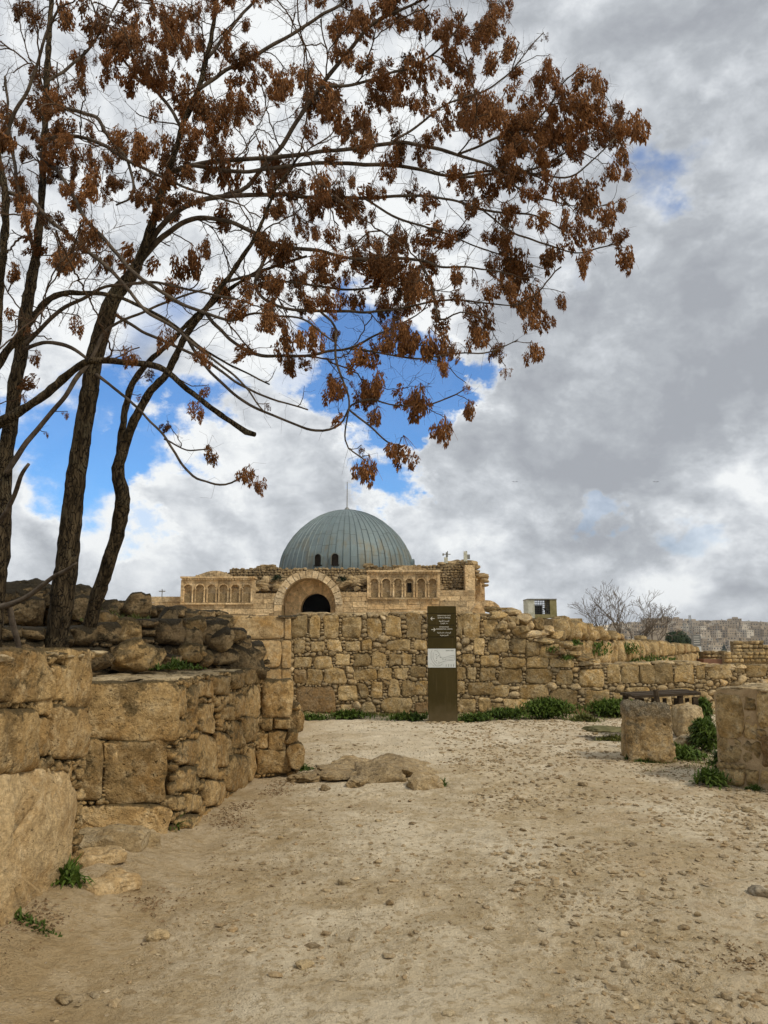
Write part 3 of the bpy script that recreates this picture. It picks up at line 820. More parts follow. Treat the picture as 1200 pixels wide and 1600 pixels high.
def coping(fr, u0, u1, topfn, thick, parent, mat, seed, size=(0.22, 0.5), h=0.05, wmin=0.05, name='coping_stone', density=1.0):
    """flat stones lying on a wall top"""
    rg = np.random.default_rng(seed); w = 0.12
    while w < thick:
        u = u0 + rg.uniform(0, 0.2)
        step = rg.uniform(0.18, 0.28)
        while u < u1:
            s = rg.uniform(*size)
            if rg.random() < density:
                c = fr.w(u + s / 2, topfn(u + s / 2) + h * 0.1, -w)
                v, f = lump(c, (s * 0.54, step * 0.62, h * rg.uniform(.7, 1.4)), 2, 0.2, int(rg.integers(1e5)), rot=math.atan2(fr.u[1], fr.u[0]) + rg.normal(0, .12), square=0.5)
                mk(name, v, f, mat, parent, True, origin=c)
            u += s * 0.98
        w += step


coping(fb, 0.0, fb.px(775, 960)[0], topf, 0.7, wall, M['chink'], 31)
coping(fb, fb.px(905, 1040)[0], fb.L, topf, 0.7, wall, M['chink'], 32, h=0.045, density=.8)
# tumbled shoulder where the wall steps down
rg = np.random.default_rng(77)
for (px_, py_, sx_, sz_, dw) in [(778, 962, .2, .10, -.1), (800, 970, .2, .10, -.2), (815, 985, .16, .1, .02), (818, 968, .18, .13, -.5), (838, 975, .16, .14, -.75), (835, 992, .2, .10, -.25), (850, 1002, .2, .08, -.1),
                                (862, 1003, .2, .08, -.35), (880, 1008, .22, .08, -.3), (872, 1018, .2, .07, 0.0), (893, 1022, .2, .07, -.15), (905, 1030, .22, .06, -.35), (915, 1037, .16, .05, -.05), (802, 956, .2, .09, -.6),
                                (770, 952, .17, .07, -.7), (850, 985, .2, .12, -.8), (866, 992, .2, .1, -.9), (895, 1012, .22, .09, -.8), (912, 1026, .2, .07, -.8), (785, 980, .12, .08, .02), (925, 1034, .2, .06, -.6)]:
    p = at(px_, py_, YB - dw)
    v, f = lump(p, (sx_, .2, sz_), 3, .2, int(rg.integers(1e5)), rg.uniform(-.5, .5), .5)
    mk('stone', v, f, M['stone'] if rg.random() < .6 else M['chink'], wall, True, origin=p)
for k in range(26):        # rubble core spilling behind the shoulder
    px_ = rg.uniform(790, 910); py_ = np.interp(px_, [790, 830, 910], [960, 975, 1030]) + rg.uniform(0, 14)
    p = at(px_, py_, YB + rg.uniform(.5, 1.6))
    v, f = lump(p, (rg.uniform(.08, .2), .15, rg.uniform(.06, .13)), 2, .2, int(rg.integers(1e5)), rg.uniform(0, 3), .5)
    mk('rubble_stone', v, f, M['chink'], wall, True, origin=p)

# ---- smooth pier at the left end of that wall
fp = Frame((at(363, 1118, YB)[0], YB - .06), (at(456, 1118, YB)[0], YB - .06))
pier = thing('stone_pier', 'smooth squared masonry pier joined to the left end of the wall behind the sign', 'pier', fp.w(0, 0))
RPI = rects_from((350, 930), 2.79, [(42, 88, 262, 193), (264, 90, 291, 193), (42, 196, 250, 318), (252, 197, 292, 318), (42, 321, 180, 440), (182, 321, 250, 440), (252, 321, 292, 440), (42, 443, 200, 540), (203, 443, 292, 540)])
PP = lay(fp, RPI, M['ashlar_mid'], pier, 23, .3, .02, 32, .007, .02, 1.0, power=9)
pt = fp.px(363, 963)[1]
body(fp, [(0.02, pt - .03), (fp.L - .02, pt - .03)], .8, .03, M['mortar'], pier, seed=5)
coping(fp, 0, fp.L, lambda u: pt - .02, .7, pier, M['stone_dark'], 41, h=.04)

# ---- left wall, far part: front face and long receding face
c0 = gnd(264, 1315); c1 = gnd(408, 1208); cl = gnd(112, 1338)
print('left wall corner', c0, c1, cl)
d2 = (c0 - cl) / np.linalg.norm(c0 - cl)
ff = Frame(cl - d2 * 0.6, c0); fs = Frame(c0, c1)
lw = thing('stone_wall', 'low weathered stone wall at the left with a squared corner of big blocks, its side running back', 'stone wall', ff.w(0, 0))
ZT = ff.px(268, 1062)[1]
print('left wall top', ZT)
RF = rects_from((0, 880), 2.5, [(330, 462, 684, 690), (418, 694, 655, 940), (404, 700, 458, 768), (120, 694, 402, 925), (150, 945, 652, 1150), (60, 470, 325, 690)])
PF = lay(ff, RF, M['stone_left'], lw, 31, .3, .025, 64, .016, .04, 1.025, power=20)
RS = rects_from((0, 880), 2.5, [(690, 478, 722, 596), (724, 470, 764, 650), (770, 455, 828, 520), (832, 440, 890, 515), (900, 424, 950, 490), (955, 412, 1012, 470), (775, 540, 850, 655), (870, 555, 912, 615), (916, 515, 955, 600), (958, 480, 1012, 600),
                                (690, 606, 720, 678), (700, 690, 762, 790), (770, 665, 840, 835), (845, 660, 905, 800), (908, 620, 950, 720), (952, 606, 1000, 700), (885, 750, 980, 890), (790, 845, 880, 950), (665, 905, 715, 965), (722, 900, 785, 970), (965, 712, 1005, 850), (690, 800, 755, 890), (690, 980, 780, 1040)])
PS = lay(fs, RS, M['stone_left'], lw, 32, .22, .028, 36, .02, .11, 1.03)
body(ff, [(0.0, ZT - .04), (ff.L - .12, ZT - .04)], 1.0, .05, M['mortar'], lw, 'core', seed=8)
body(fs, [(0.1, ZT - .04), (fs.L, ZT - .04)], .9, .05, M['mortar'], lw, 'core', seed=9)
fill(ff, PF, lambda u: ZT, 0.0, ff.L - .03, 0, 1.4, .035, .010, .008, M['stone_left'], lw, seed=12)
fill(fs, PS, lambda u: ZT, 0.06, fs.L, 0, 1.4, .06, .012, .009, M['stone_left'], lw, seed=13, aspect=1.0, single=.046)
coping(fs, 0.12, fs.L, lambda u: ZT - .03, 1.0, lw, M['rock'], 51, (.15, .38), .025)
# ---- broken end pier of that wall
e0 = gnd(402, 1212); e1 = gnd(458, 1210)
fe = Frame(e0, e1)
ep = thing('stone_pier', 'broken pier of stacked rough stones ending the low left wall, weeds at its foot', 'pier', fe.w(0, 0))
RE = rects_from((0, 880), 2.5, [(1022, 455, 1148, 600), (1068, 604, 1132, 648), (1048, 652, 1118, 735), (1008, 662, 1046, 722), (1005, 732, 1135, 822), (1020, 604, 1062, 655)])
PE = lay(fe, RE, M['stone_left'], ep, 41, .36, .03, 40, .022, .08, 1.03)
ZE = fe.px(430, 1062)[1]
body(fe, [(0.03, ZE - .05), (fe.L - .06, ZE - .05)], .5, .08, M['mortar'], ep, seed=15)
fill(fe, PE, lambda u: ZE - .03, 0.0, fe.L, 0, 1.15, .06, .014, .009, M['stone_left'], ep, seed=14, aspect=1.1)
for (a, b, sx_, sz_, dy) in [(462, 1125, .10, .15, .15), (461, 1178, .11, .17, .12), (455, 1150, .08, .10, .1), (453, 1195, .1, .1, .25), (462, 1105, .06, .06, .2)]:
    p = at(a, b, e0[1] + dy); v, f = lump(p, (sx_, .16, sz_), 3, .16, a * 3 + b, .2, .5)
    mk('stone', v, f, M['stone_left'], ep, True, origin=p)

# ---- nearest wall at the left edge
a0 = gnd(122, 1392); a1 = gnd(0, 1478)
dd = (a0 - a1) / np.linalg.norm(a0 - a1)
fn = Frame(a1 - dd * 1.6, a0)
nw = thing('stone_wall', 'tall rough stone wall end at the left edge with one huge smooth boulder at its foot', 'stone wall', fn.w(0, 0))
ZN = fn.px(140, 1016)[1]; print('near wall', a0, a1, ZN)
RN = rects_from((0, 880), 2.5, [(-60, 335, 188, 540), (204, 395, 250, 540), (252, 332, 356, 560), (-40, 568, 132, 820), (196, 560, 345, 765), (142, 525, 190, 592), (146, 602, 188, 750), (-330, 335, -70, 560), (-300, 570, -50, 830)])
RN.append(tuple(np.array([(a / 2.5, 880 + b / 2.5) for a, b in [(-700, 1640), (-300, 1640), (0, 1520), (160, 1450), (285, 1310), (290, 1130), (305, 990), (300, 880), (240, 800), (100, 835), (-150, 850), (-600, 860)]]).ravel()))
PN = lay(fn, RN[:-1], M['stone_left'], nw, 51, .35, .028, 60, .018, .05, 1.02, power=18)
bp = np.array([fn.px(RN[-1][i], RN[-1][i + 1]) for i in range(0, len(RN[-1]), 2)])
stone(fn, bp, 'boulder', M['stone_smooth'], nw, .5, .10, 90, .022, 777, power=6, label='huge smooth tan boulder at the foot of the wall')
PN.append(bp)
tn = lambda u: ZN
body(fn, [(0, ZN - .03), (fn.L - .07, ZN - .03)], .55, .06, M['mortar'], nw, seed=21)
fill(fn, PN, tn, 0.3, fn.L - .01, 0, 1.62, .042, .010, .008, M['stone_left'], nw, seed=16, aspect=1.0, sub=2, single=.024)
coping(fn, .3, fn.L, lambda u: ZN - .03, .55, nw, M['rock'], 61, (.15, .3), .02)

# ---- terrace earth behind the left walls, from which the trees grow
poly = [(-9, 3.2), (a0[0] - .55, a0[1] - .9), (a0[0] - .5, a0[1] + .05), (cl[0] - .2, cl[1] + .25), (c0[0] - .35, c0[1] + .3), (c1[0] - .45, c1[1] - .1), (-1.75, 9.6), (-2.2, 11), (-3.5, 16), (-9, 16)]
mb = MB(); n = len(poly)
zt = [1.22] * n
gxs = np.arange(-9, -1.4, .15); gys = np.arange(3.2, 16, .15)
occ = clip_poly_mask([poly], -9, 3.2, .15, len(gxs), len(gys))
G1, G2 = np.meshgrid(gxs, gys, indexing='ij')
Zt = ZT - .05 + .05 * fbm(np.stack([G1, G2, 0 * G1], -1) * 1.5, 3, 4)
V = np.stack([G1, G2, Zt], -1).reshape(-1, 3); f = []
ny_ = len(gys)
for i in range(len(gxs) - 1):
    for j in range(ny_ - 1):
        if occ[i, j]: f.append((i * ny_ + j, (i + 1) * ny_ + j, (i + 1) * ny_ + j + 1, i * ny_ + j + 1))
# sides
base = len(V); pv = [(x, y, -0.1) for x, y in poly] + [(x, y, ZT - .1) for x, y in poly]
V = np.vstack([V, pv]); f += [(base + i, base + (i + 1) % n, base + n + (i + 1) % n, base + n + i) for i in range(n)]
mk('terrace', V, f, M['earth'], None, True, kind='structure')


# ---- dark rubble wall on the terrace, and the ruined wall behind it
fr1 = Frame(at(-80, 1040, 6.6)[:2], at(418, 1040, 9.3)[:2])
rw = thing('rubble_wall', 'dark tumbled rubble wall of large boulders standing on the low left wall, right of the tree trunks', 'rubble wall', fr1.w(0, ZT))
RR = rects_from((0, 880), 2.5, [(372, 232, 545, 315), (608, 212, 715, 320), (716, 236, 790, 350), (786, 222, 900, 308), (430, 320, 560, 418), (562, 322, 620, 410), (622, 322, 668, 378), (668, 324, 712, 378), (750, 338, 850, 402),
                                (852, 332, 992, 400), (545, 255, 605, 285), (540, 290, 600, 318), (370, 325, 425, 410), (800, 275, 860, 330), (905, 305, 1030, 440), (905, 255, 960, 300),
                                (280, 245, 368, 320), (180, 250, 275, 322), (90, 248, 175, 300), (0, 250, 85, 300), (0, 305, 80, 380), (90, 305, 175, 380), (180, 328, 275, 410), (280, 325, 365, 410), (545, 218, 605, 252)])
PR = lay(fr1, RR, M['stone_dark'], rw, 61, .35, .11, 34, .03, .12, 1.02, power=3.2)
tr_px = [(-80, 978), (140, 976), (160, 972), (220, 968), (290, 963), (350, 970), (362, 985), (375, 998), (410, 1005), (418, 1030)]
tr = [fr1.px(*q) for q in tr_px]
body(fr1, [(u, v - .07) for u, v in tr], .6, .12, M['mortar'], rw, z0=ZT - .15, seed=33, amp=.04)
fill(fr1, PR, lambda u: float(np.interp(u, [q[0] for q in tr], [q[1] for q in tr])) - .03, 0, fr1.L, ZT - .05, 2.1, .07, .018, .012, M['stone_dark'], rw, seed=18, aspect=1.2, single=.05, proud=.02)

fr2 = Frame(at(-60, 1000, 9.2)[:2], at(345, 1000, 11.2)[:2])
rw2 = thing('rubble_wall', 'heaped ruined wall of dark stones at the far left, behind the leaning tree trunks', 'rubble wall', fr2.w(0, ZT))
R2 = rects_from((0, 880), 2.5, [(480, 145, 550, 222), (552, 167, 610, 212), (615, 172, 668, 212), (670, 177, 722, 212), (722, 182, 780, 226), (782, 182, 842, 218), (392, 165, 476, 215), (255, 118, 335, 168), (255, 170, 320, 228), (322, 190, 390, 235),
                                (95, 170, 170, 240), (70, 112, 165, 168), (0, 100, 62, 165), (0, 168, 90, 238), (175, 175, 250, 240), (172, 120, 250, 172), (340, 160, 390, 188), (-60, 110, -5, 240), (400, 217, 480, 245)])
P2 = lay(fr2, R2, M['stone_dark'], rw2, 71, .35, .12, 30, .03, .13, 1.03, power=3)
t2 = [fr2.px(*q) for q in [(-60, 922), (20, 920), (70, 926), (130, 928), (140, 945), (190, 940), (222, 938), (225, 946), (345, 953)]]
body(fr2, [(u, v - .06) for u, v in t2], .8, .12, M['mortar'], rw2, z0=ZT - .15, seed=43, amp=.05)
fill(fr2, P2, lambda u: float(np.interp(u, [q[0] for q in t2], [q[1] for q in t2])) - .03, 0, fr2.L, ZT - .05, 2.6, .08, .02, .014, M['stone_dark'], rw2, seed=19, aspect=1.3, single=.06, proud=.02)
coping(fr2, 0, fr2.L, lambda u: float(np.interp(u, [q[0] for q in t2], [q[1] for q in t2])) - .06, .8, rw2, M['stone_dark'], 62, (.2, .4), .06)

rgb = np.random.default_rng(515)
for (a, b, Yb, s_) in [(160, 975, 8.0, .16), (195, 985, 7.9, .14), (232, 1030, 7.7, .15), (205, 1025, 7.6, .2), (262, 968, 8.5, .15), (300, 985, 8.6, .18), (330, 980, 8.9, .15), (345, 1000, 8.7, .16), (300, 1020, 8.3, .13), (370, 1010, 9.1, .17), (352, 975, 9.2, .14), (398, 1018, 9.2, .15), (150, 1030, 7.2, .12), (270, 1035, 8.0, .1), (320, 1030, 8.4, .1)]:
    p = at(a, b, Yb); v, f = lump(p, (s_ * rgb.uniform(.9, 1.2), s_, s_ * rgb.uniform(.75, .95)), 3, .2, int(rgb.integers(1e5)), rgb.uniform(0, 3), .4); mk('boulder', v, f, M['stone_dark'] if rgb.random() < .6 else M['stone_left'], rw, True, origin=p)
for (a, b, Yb, s_) in [(20, 935, 9.7, .3), (55, 930, 9.9, .26), (95, 938, 10, .28), (120, 930, 10.2, .2), (135, 950, 9.8, .2), (215, 945, 10.3, .2), (160, 955, 9.9, .2), (40, 955, 9.5, .22)]:
    p = at(a, b, Yb); v, f = lump(p, (s_ * 1.1, s_, s_ * .8), 3, .2, int(rgb.integers(1e5)), rgb.uniform(0, 3), .4); mk('boulder', v, f, M['stone_dark'], rw2, True, origin=p)

# ---- wall at the right edge
b0 = gnd(1122, 1222); b1 = gnd(1215, 1236)
frr = Frame(b0, b0 + (b1 - b0) * 2.5)
ww = thing('stone_wall', 'plastered rubble wall at the right edge with pale flat stones on top and weeds below', 'stone wall', frr.w(0, 0))
ZR = frr.px(1125, 1076)[1]; print('right wall', b0, b1, ZR)
RRR = rects_from((760, 860), 2.727, [(978, 612, 1088, 790), (985, 796, 1090, 905), (1092, 812, 1170, 920), (1095, 620, 1150, 690), (1155, 600, 1230, 760), (1098, 700, 1150, 800), (1105, 930, 1160, 1000), (1175, 790, 1260, 920), (1000, 930, 1098, 1000), (1165, 940, 1250, 1020),
                                     (1240, 600, 1340, 760), (1270, 780, 1380, 930)])
PRR = lay(frr, RRR, M['stone'], ww, 81, .25, .045, 44, .03, .13, 1.04, power=4)
body(frr, [(0.02, ZR - .02), (frr.L, ZR - .02)], .8, .0, M['plaster'], ww, seed=51, amp=.035, du=.06)
fill(frr, PRR, lambda u: ZR - .03, 0.03, frr.L, 0, 1.3, .075, .025, .012, M['stone'], ww, seed=61, aspect=1.2, proud=.012)
coping(frr, 0.0, frr.L, lambda u: ZR - .0, .85, ww, M['rock'], 71, (.2, .5), .035)
# ---- upright square block and rocks around it
def boulder(name, label, cat, px_, py_, size, mat, seed, rot=0., sub=4, square=.5, zoff=0., rough=.15, group=None, z=0.0):
    p = gnd(px_, py_, z); p[2] = (gz(p[0], p[1]) if z == 0 else z) + size[2] * .6 + zoff
    v, f = lump(p, size, sub, rough, seed, rot, square)
    o = mk(name, v, f, mat, None, True, origin=p)
    return tag(o, label, cat, group)


bk = gnd(1014, 1188)
V, f = rough_box((0, 0, .36), (.30, .27, .37), 30, .028, 8, -.16, .14, .02)
V[:, 2] += .03 * fbm(V * 8 + 4, 3, 11, .7) * (V[:, 2] > .5)
rim = np.exp(-((V[:, 2] - .53) / .03) ** 2); V[:, :2] *= (1 - .05 * rim)[:, None]
CAP = stone_mat('pitted_capital', (0.46, 0.33, 0.165), (0.08, 0.064, 0.038), (0.60, 0.48, 0.30), (0.38, 0.245, 0.10), 1.3, .34, .02, 1.2, .1)
g = NG(CAP.node_tree); b = CAP.node_tree.nodes['Principled BSDF']; prev = b.inputs['Base Color'].links[0].from_socket
geo = g.new('ShaderNodeNewGeometry'); sz = g.new('ShaderNodeSeparateXYZ'); g.l.new(geo.outputs['Position'], sz.inputs[0])
crust = g.mix(g.ramp(g.noise(geo.outputs['Position'], 48, 6, .75), .48, .62), (0.10, 0.082, 0.054), (0.42, 0.35, 0.24))
g.l.new(g.mix(g.math('MULTIPLY', g.ramp(g.math('ADD', sz.outputs[2], g.math('MULTIPLY', g.noise(geo.outputs['Position'], 7, 5, .6), .22)), .65, .74), .7), prev, crust), b.inputs['Base Color'])
blk = mk('stone_block', V + bk, f, CAP, None, True, origin=bk)
tag(blk, 'squared pitted stone block with a lichen-dark top standing on the path by the right wall', 'stone block')

boulder('boulder', 'pale rounded boulder standing between the square block and the right wall', 'boulder', 1074, 1150, (.25, .24, .32), M['rock'], 5, .3, rough=.16, zoff=.06, square=.35)
boulder('boulder', 'low whitish broken rock lying at the foot of the pale rounded boulder', 'boulder', 1072, 1166, (.26, .18, .10), M['rock'], 9, .6, zoff=.02)
boulder('boulder', 'rough dark-stained boulder on top of the weeds against the right wall end', 'boulder', 1095, 1112, (.3, .3, .55), M['stone'], 15, .1, zoff=.05)

# mossy slab
p = gnd(958, 1152); v, f = lump(p + np.array([0, 0, .12]), (.42, .34, .045), 3, .1, 6, .1, .8)
tag(mk('stone_slab', v, f, M['slab'], None, True, origin=p), 'low mossy flat slab lying in grass left of the square block', 'slab')
# weathered wooden table
tp = at(1034, 1085, 13.2)
wt = thing('wooden_table', 'old dark weathered wooden table with slatted rail behind the square stone block', 'table', (tp[0], 13.2, 0))
for k in range(5):
    mb = MB(); mb.obox((tp[0], 13.0 + k * .16, .66 + .008 * (k % 2)), .02, .56, .07, .022, -.05); mb.build('plank', M['wood'], wt, origin=np.array([tp[0], 13, .66]))
for dx, dy in ((-.48, 0), (.48, 0), (-.48, .65), (.48, .65)):
    mb = MB(); mb.box(tp[0] + dx - .04, tp[0] + dx + .04, 13 + dy - .04, 13 + dy + .04, 0, .62); mb.build('leg', M['wood'], wt, origin=np.array([tp[0] + dx, 13 + dy, 0]))
mb = MB(); mb.box(tp[0] - .44, tp[0] + .44, 13.02, 13.06, .30, .37); mb.build('rail', M['wood'], wt, origin=np.array([tp[0], 13, .3]))
for k in range(5):
    x = tp[0] - .38 + k * .19; mb = MB(); mb.box(x - .03, x + .03, 13.07, 13.1, .32, .60); mb.build('slat', M['wood'], wt, origin=np.array([x, 13.1, .3]))
pp = gnd(1052, 1180)
mb = MB(); mb.tube([pp + (.06, .5, 0), pp + (.03, .5, .4), pp + (-.02, .5, .85)], [.045, .042, .038], 8)
tag(mb.build('wooden_post', M['wood'], None, False, origin=pp), 'dark leaning wooden post just behind the square stone block', 'post')

# ---- rock outcrop in the path
oc = gnd(575, 1222)
out = thing('rock_outcrop', 'low outcrop of worn flat bedrock lying across the path in front of the sign', 'rock outcrop', (oc[0], oc[1], 0))
for k, (a, b, sx_, sy_, sz_, z_, mt) in enumerate([(590, 1220, .36, .26, .16, .06, 'ledge'), (664, 1232, .20, .18, .14, .05, 'stone'), (570, 1212, .62, .42, .08, .02, 'ledge'), (520, 1214, .42, .26, .07, .02, 'ledge'), (630, 1212, .4, .36, .09, .04, 'ledge'), (490, 1218, .3, .2, .06, .02, 'ledge'),
                                                   (600, 1198, .5, .25, .10, .02, 'ledge'), (640, 1200, .4, .2, .08, .03, 'ledge'), (550, 1196, .4, .25, .06, .02, 'ledge'), (560, 1226, .25, .12, .06, .02, 'stone')]):
    p = gnd(a, b); p[2] = gz(p[0], p[1]) + z_ * .4
    v, f = lump(p, (sx_ * .95, sy_, sz_ * .85), 4, .16, 300 + k, .17 * k, .75)
    v[:, 2] += .016 * fbm(v * 9, 3, k) + .010 * np.abs(fbm(v * 16, 3, k + 4, .7)); v[:, 1] += .014 * fbm(v * 12 + 3, 3, k + 9)
    mk('rock', v, f, M['ledge'], out, True, origin=p)
# worn footing stones at the foot of the left walls
for k, (a, b, sx_, sy_, sz_, lab) in enumerate([(165, 1350, .27, .17, .07, 'flat pale footing stone under the big corner blocks, touching the near wall'), (222, 1338, .13, .10, .06, 'small rounded rock beside the footing stone below the corner blocks'),
                                                (152, 1380, .17, .11, .05, 'half-buried rock between the footing stone and the near weed'), (165, 1408, .17, .12, .04, 'sunken flat rock in the path right of the near weed')]):
    p = gnd(a, b); p[2] = gz(p[0], p[1]) + sz_ * .1
    v, f = rough_box(p, (sx_, sy_, sz_), 16, .028, 400 + k, .25 * k + .1, .4); tag(mk('rock', v, f, M['rock'] if k in (0, 1) else M['stone_smooth'], None, True, origin=p), lab, 'rock')

# loose stones one could pick up
loose = [(538, 1385, .035, 'pale'), (476, 1505, .035, 'pale'), (508, 1237, .05, 'dark'), (318, 1247, .04, 'pale'), (912, 1229, .045, 'dark'), (245, 1465, .05, 'pale'), (438, 1312, .022, 'pale'), (1187, 1400, .05, 'grey'), (590, 1290, .02, 'pale'), (690, 1178, .03, 'dark'),
         (764, 1450, .02, 'dark'), (1004, 1196, .03, 'pale'), (995, 1130, .03, 'pale'), (984, 1138, .03, 'pale'), (930, 1145, .04, 'pale'), (1090, 1430, .02, 'dark'), (1150, 1350, .02, 'pale'), (100, 1562, .03, 'dark'), (700, 1590, .02, 'pale'), (880, 1345, .02, 'dark'), (1110, 1300, .025, 'pale'), (1165, 1265, .03, 'pale')]
spots = {0: 'lying alone in the middle of the path, lower centre', 1: 'nearest the lower edge of the photo, left of centre', 2: 'just below the rock outcrop on its left', 3: 'at the foot of the receding left wall', 4: 'standing proud on the path left of the square block',
         5: 'half buried near the near left weed', 6: 'on the path below the left wall', 7: 'ring-shaped in the gravel at the right edge', 8: 'on the path below the rock outcrop', 9: 'right of the outcrop near the sign base', 10: 'near the bottom right of centre in trodden dirt',
         11: 'beneath the square block on its left', 12: 'at the front of the mossy slab', 13: 'left of the mossy slab, lower one', 14: 'left of the mossy slab in a patch of gravel', 15: 'in the lower right gravel', 16: 'at the right among loose chips', 17: 'at the lower left corner of the path', 18: 'at the very bottom edge right of centre',
         19: 'in the gravel band right of centre', 20: 'on the right of the path below the square block', 21: 'below the right-hand wall'}
for k, (a, b, s_, tone) in enumerate(loose):
    p = gnd(a, b); p[2] = gz(p[0], p[1]) + s_ * .25
    v, f = lump(p, (s_ * 1.3, s_, s_ * .6), 2, .25, 500 + k, k * .7, .5)
    o = mk('loose_stone', v, f, {'pale': M['rock'], 'dark': M['ledge'], 'grey': M['greyrock']}[tone], None, True, origin=p)
    tag(o, f'{"brown" if tone == "dark" else tone} loose stone ' + spots[k], 'stone', 'loose stones on the path')

# gravel: thousands of chips
rg = np.random.default_rng(99); mb = MB(); iv, ifc = ICO[0]
cnt = 0
pos = []
while len(pos) < 17000:
    y = 2.6 + 13 * rg.random() ** 1.35; x = rg.uniform(-.62, .62) * y * 1.02
    d = 0.35 + .5 * vnoise(np.array([x * .9, y * .9, 3.0])) + .25 * vnoise(np.array([x * 3, y * 3, 7.0])) + .25 * (x > 1.0)
    if x < -1.3 - .0 * y and y > 4: continue
    if rg.random() < d: pos.append((x, y))
pos = np.array(pos); zz = micro(pos[:, 0], pos[:, 1])
for (x, y), z in zip(pos, zz):
    s = .0048 * (1 + rg.pareto(2.4)) * (1 + .05 * y) * (1.2 if x > .8 else .62); s = min(s, .028)
    q = iv * (1 + .25 * rg.normal(size=(12, 1))) * (s * rg.uniform(.9, 1.6), s * rg.uniform(.8, 1.2), s * rg.uniform(.35, .7))
    a = rg.uniform(0, 3.14); c_, s_ = math.cos(a), math.sin(a)
    q = q @ np.array([[c_, s_, 0], [-s_, c_, 0], [0, 0, 1]]) + (x, y, z + s * .15)
    mb.add(q, ifc)
mb.build('gravel', stone_mat('gravel_chips', (0.56, 0.43, 0.25), (0.28, 0.19, 0.10), (0.76, 0.63, 0.43), (0.44, 0.30, 0.15), 2, .05, .004, 0, .6), None, False, kind='stuff')
# dry plant litter in the lee of the left wall
mb = MB()
for cx, cy, sp in [(350, 1278, .35), (372, 1265, .3), (360, 1290, .25), (440, 1225, .3), (30, 1488, .25), (60, 1475, .2), (430, 1240, .25), (505, 1200, .2), (235, 1420, .3), (1150, 1490, .3)]:
    c = gnd(cx, cy)
    for _ in range(110):
        x, y = c[0] + rg.normal(0, sp * .3), c[1] + rg.normal(0, sp * .4); z = gz(x, y) + rg.uniform(.002, .012); a = rg.uniform(0, 6.28); L = rg.uniform(.01, .045)
        dx, dy = math.cos(a) * L, math.sin(a) * L
        mb.add([(x, y, z), (x + dx, y + dy, z + .004), (x + dx * .5 - dy * .07, y + dy * .5 + dx * .07, z + .012)], [(0, 1, 2)])
mb.build('plant_litter', M['litter'], None, False, kind='stuff')


# ------------------------------------------------------------------ weeds and grass
def leaf(mb, p, az, length, width, lean, rg, segs=3):
    d = np.array([math.cos(az), math.sin(az), 0]); sdv = np.array([-math.sin(az), math.cos(az), 0]); V = []; f = []
    for i in range(segs + 1):
        t = i / segs; a = lean * (0.35 + t)
        c = p + d * length * (math.sin(min(a, 2.2)) * t) + np.array([0, 0, 1]) * length * max(math.cos(a), -.2) * t
        w = width * (math.sin(math.pi * (0.12 + .88 * t)) + .02) * .5
        V += [c - sdv * w, c + sdv * w]
    for i in range(segs): f.append((2 * i, 2 * i + 1, 2 * i + 3, 2 * i + 2))
    mb.add(V, f)


def weed(px_, py_, w, d, h, n, label, seed, mat='weed', z=None, width=.026, Y=None, group=None, cat='weed', name='weed_clump', bushy=0.0):
    rg = np.random.default_rng(seed)
    p = gnd(px_, py_) if z is None else at(px_, py_, Y)
    base = p.copy(); base[2] = 0 if z is None else p[2]
    mb = MB()
    for _ in range(n):
        x, y = rg.normal(0, w * .42), rg.normal(0, d * .42)
        r = math.hypot(x / w, y / d); hh = h * (1.15 - .8 * min(r, 1)) * rg.uniform(.5, 1.15)
        q = np.array([p[0] + x, p[1] + y, (gz(p[0] + x, p[1] + y) if z is None else p[2] - .02)])
        if bushy: q[2] += h * bushy * .75 * rg.random() ** .6 * math.sqrt(max(0, 1 - min(r * .62, 1) ** 2))
        leaf(mb, q, rg.uniform(0, 6.28), (hh if not bushy else .10 + .1 * h) * (1 if not bushy else rg.uniform(.5, 1.3)), width * rg.uniform(.6, 1.3), rg.uniform(.25, 1.9 if bushy else 1.2), rg)
    o = mb.build(name, M[mat], None, False, origin=base)
    return tag(o, label, cat, group)


weed(102, 1420, .11, .10, .17, 170, 'small bright green weed at the foot of the huge near boulder', 1, width=.020)
weed(270, 1308, .06, .05, .16, 90, 'little green weed under the overhanging corner blocks of the left wall', 2, width=.018)
weed(40, 1484, .18, .06, .06, 110, 'flat sparse weed on the ground at the lower left edge', 3, width=.014)
weed(470, 1202, .17, .12, .11, 200, 'green weed at the right foot of the broken left pier', 4, width=.022)
weed(692, 1232, .05, .05, .12, 60, 'tiny weed at the right end of the rock outcrop', 5, width=.016)
weed(545, 1122, .34, .16, .22, 900, 'low green weed patch against the wall, third of the way from pier to sign', 6, width=.030, bushy=.6)
weed(492, 1124, .34, .12, .20, 320, 'low grassy tuft at the wall foot right beside the smooth pier', 7, width=.03, bushy=.3)
weed(638, 1126, .40, .16, .20, 900, 'green weed patch at the wall foot touching the left side of the sign', 8, width=.030, bushy=.5)
weed(742, 1128, .34, .2, .20, 900, 'green weed patch at the wall foot just right of the sign', 9, width=.030, bushy=.5)
weed(790, 1126, .50, .22, .26, 1100, 'leafy weed against the wall between the sign and the tall bush clump', 10, width=.030, bushy=.8)
weed(855, 1124, .50, .26, .38, 2800, 'tallest dark green bushy clump against the wall right of the sign', 11, width=.030, bushy=1.2)
weed(962, 1121, .58, .26, .31, 2600, 'wide dark green clump against the wall left of the wooden table', 12, width=.030, bushy=1.2)
weed(912, 1127, .34, .2, .22, 380, 'low grass tuft in the gap between the two dark bushes by the wall', 13, 'grass', width=.03)
weed(1102, 1172, .15, .25, .42, 1600, 'tall leafy green plant filling the corner beside the right wall', 14, width=.030, bushy=1.2)
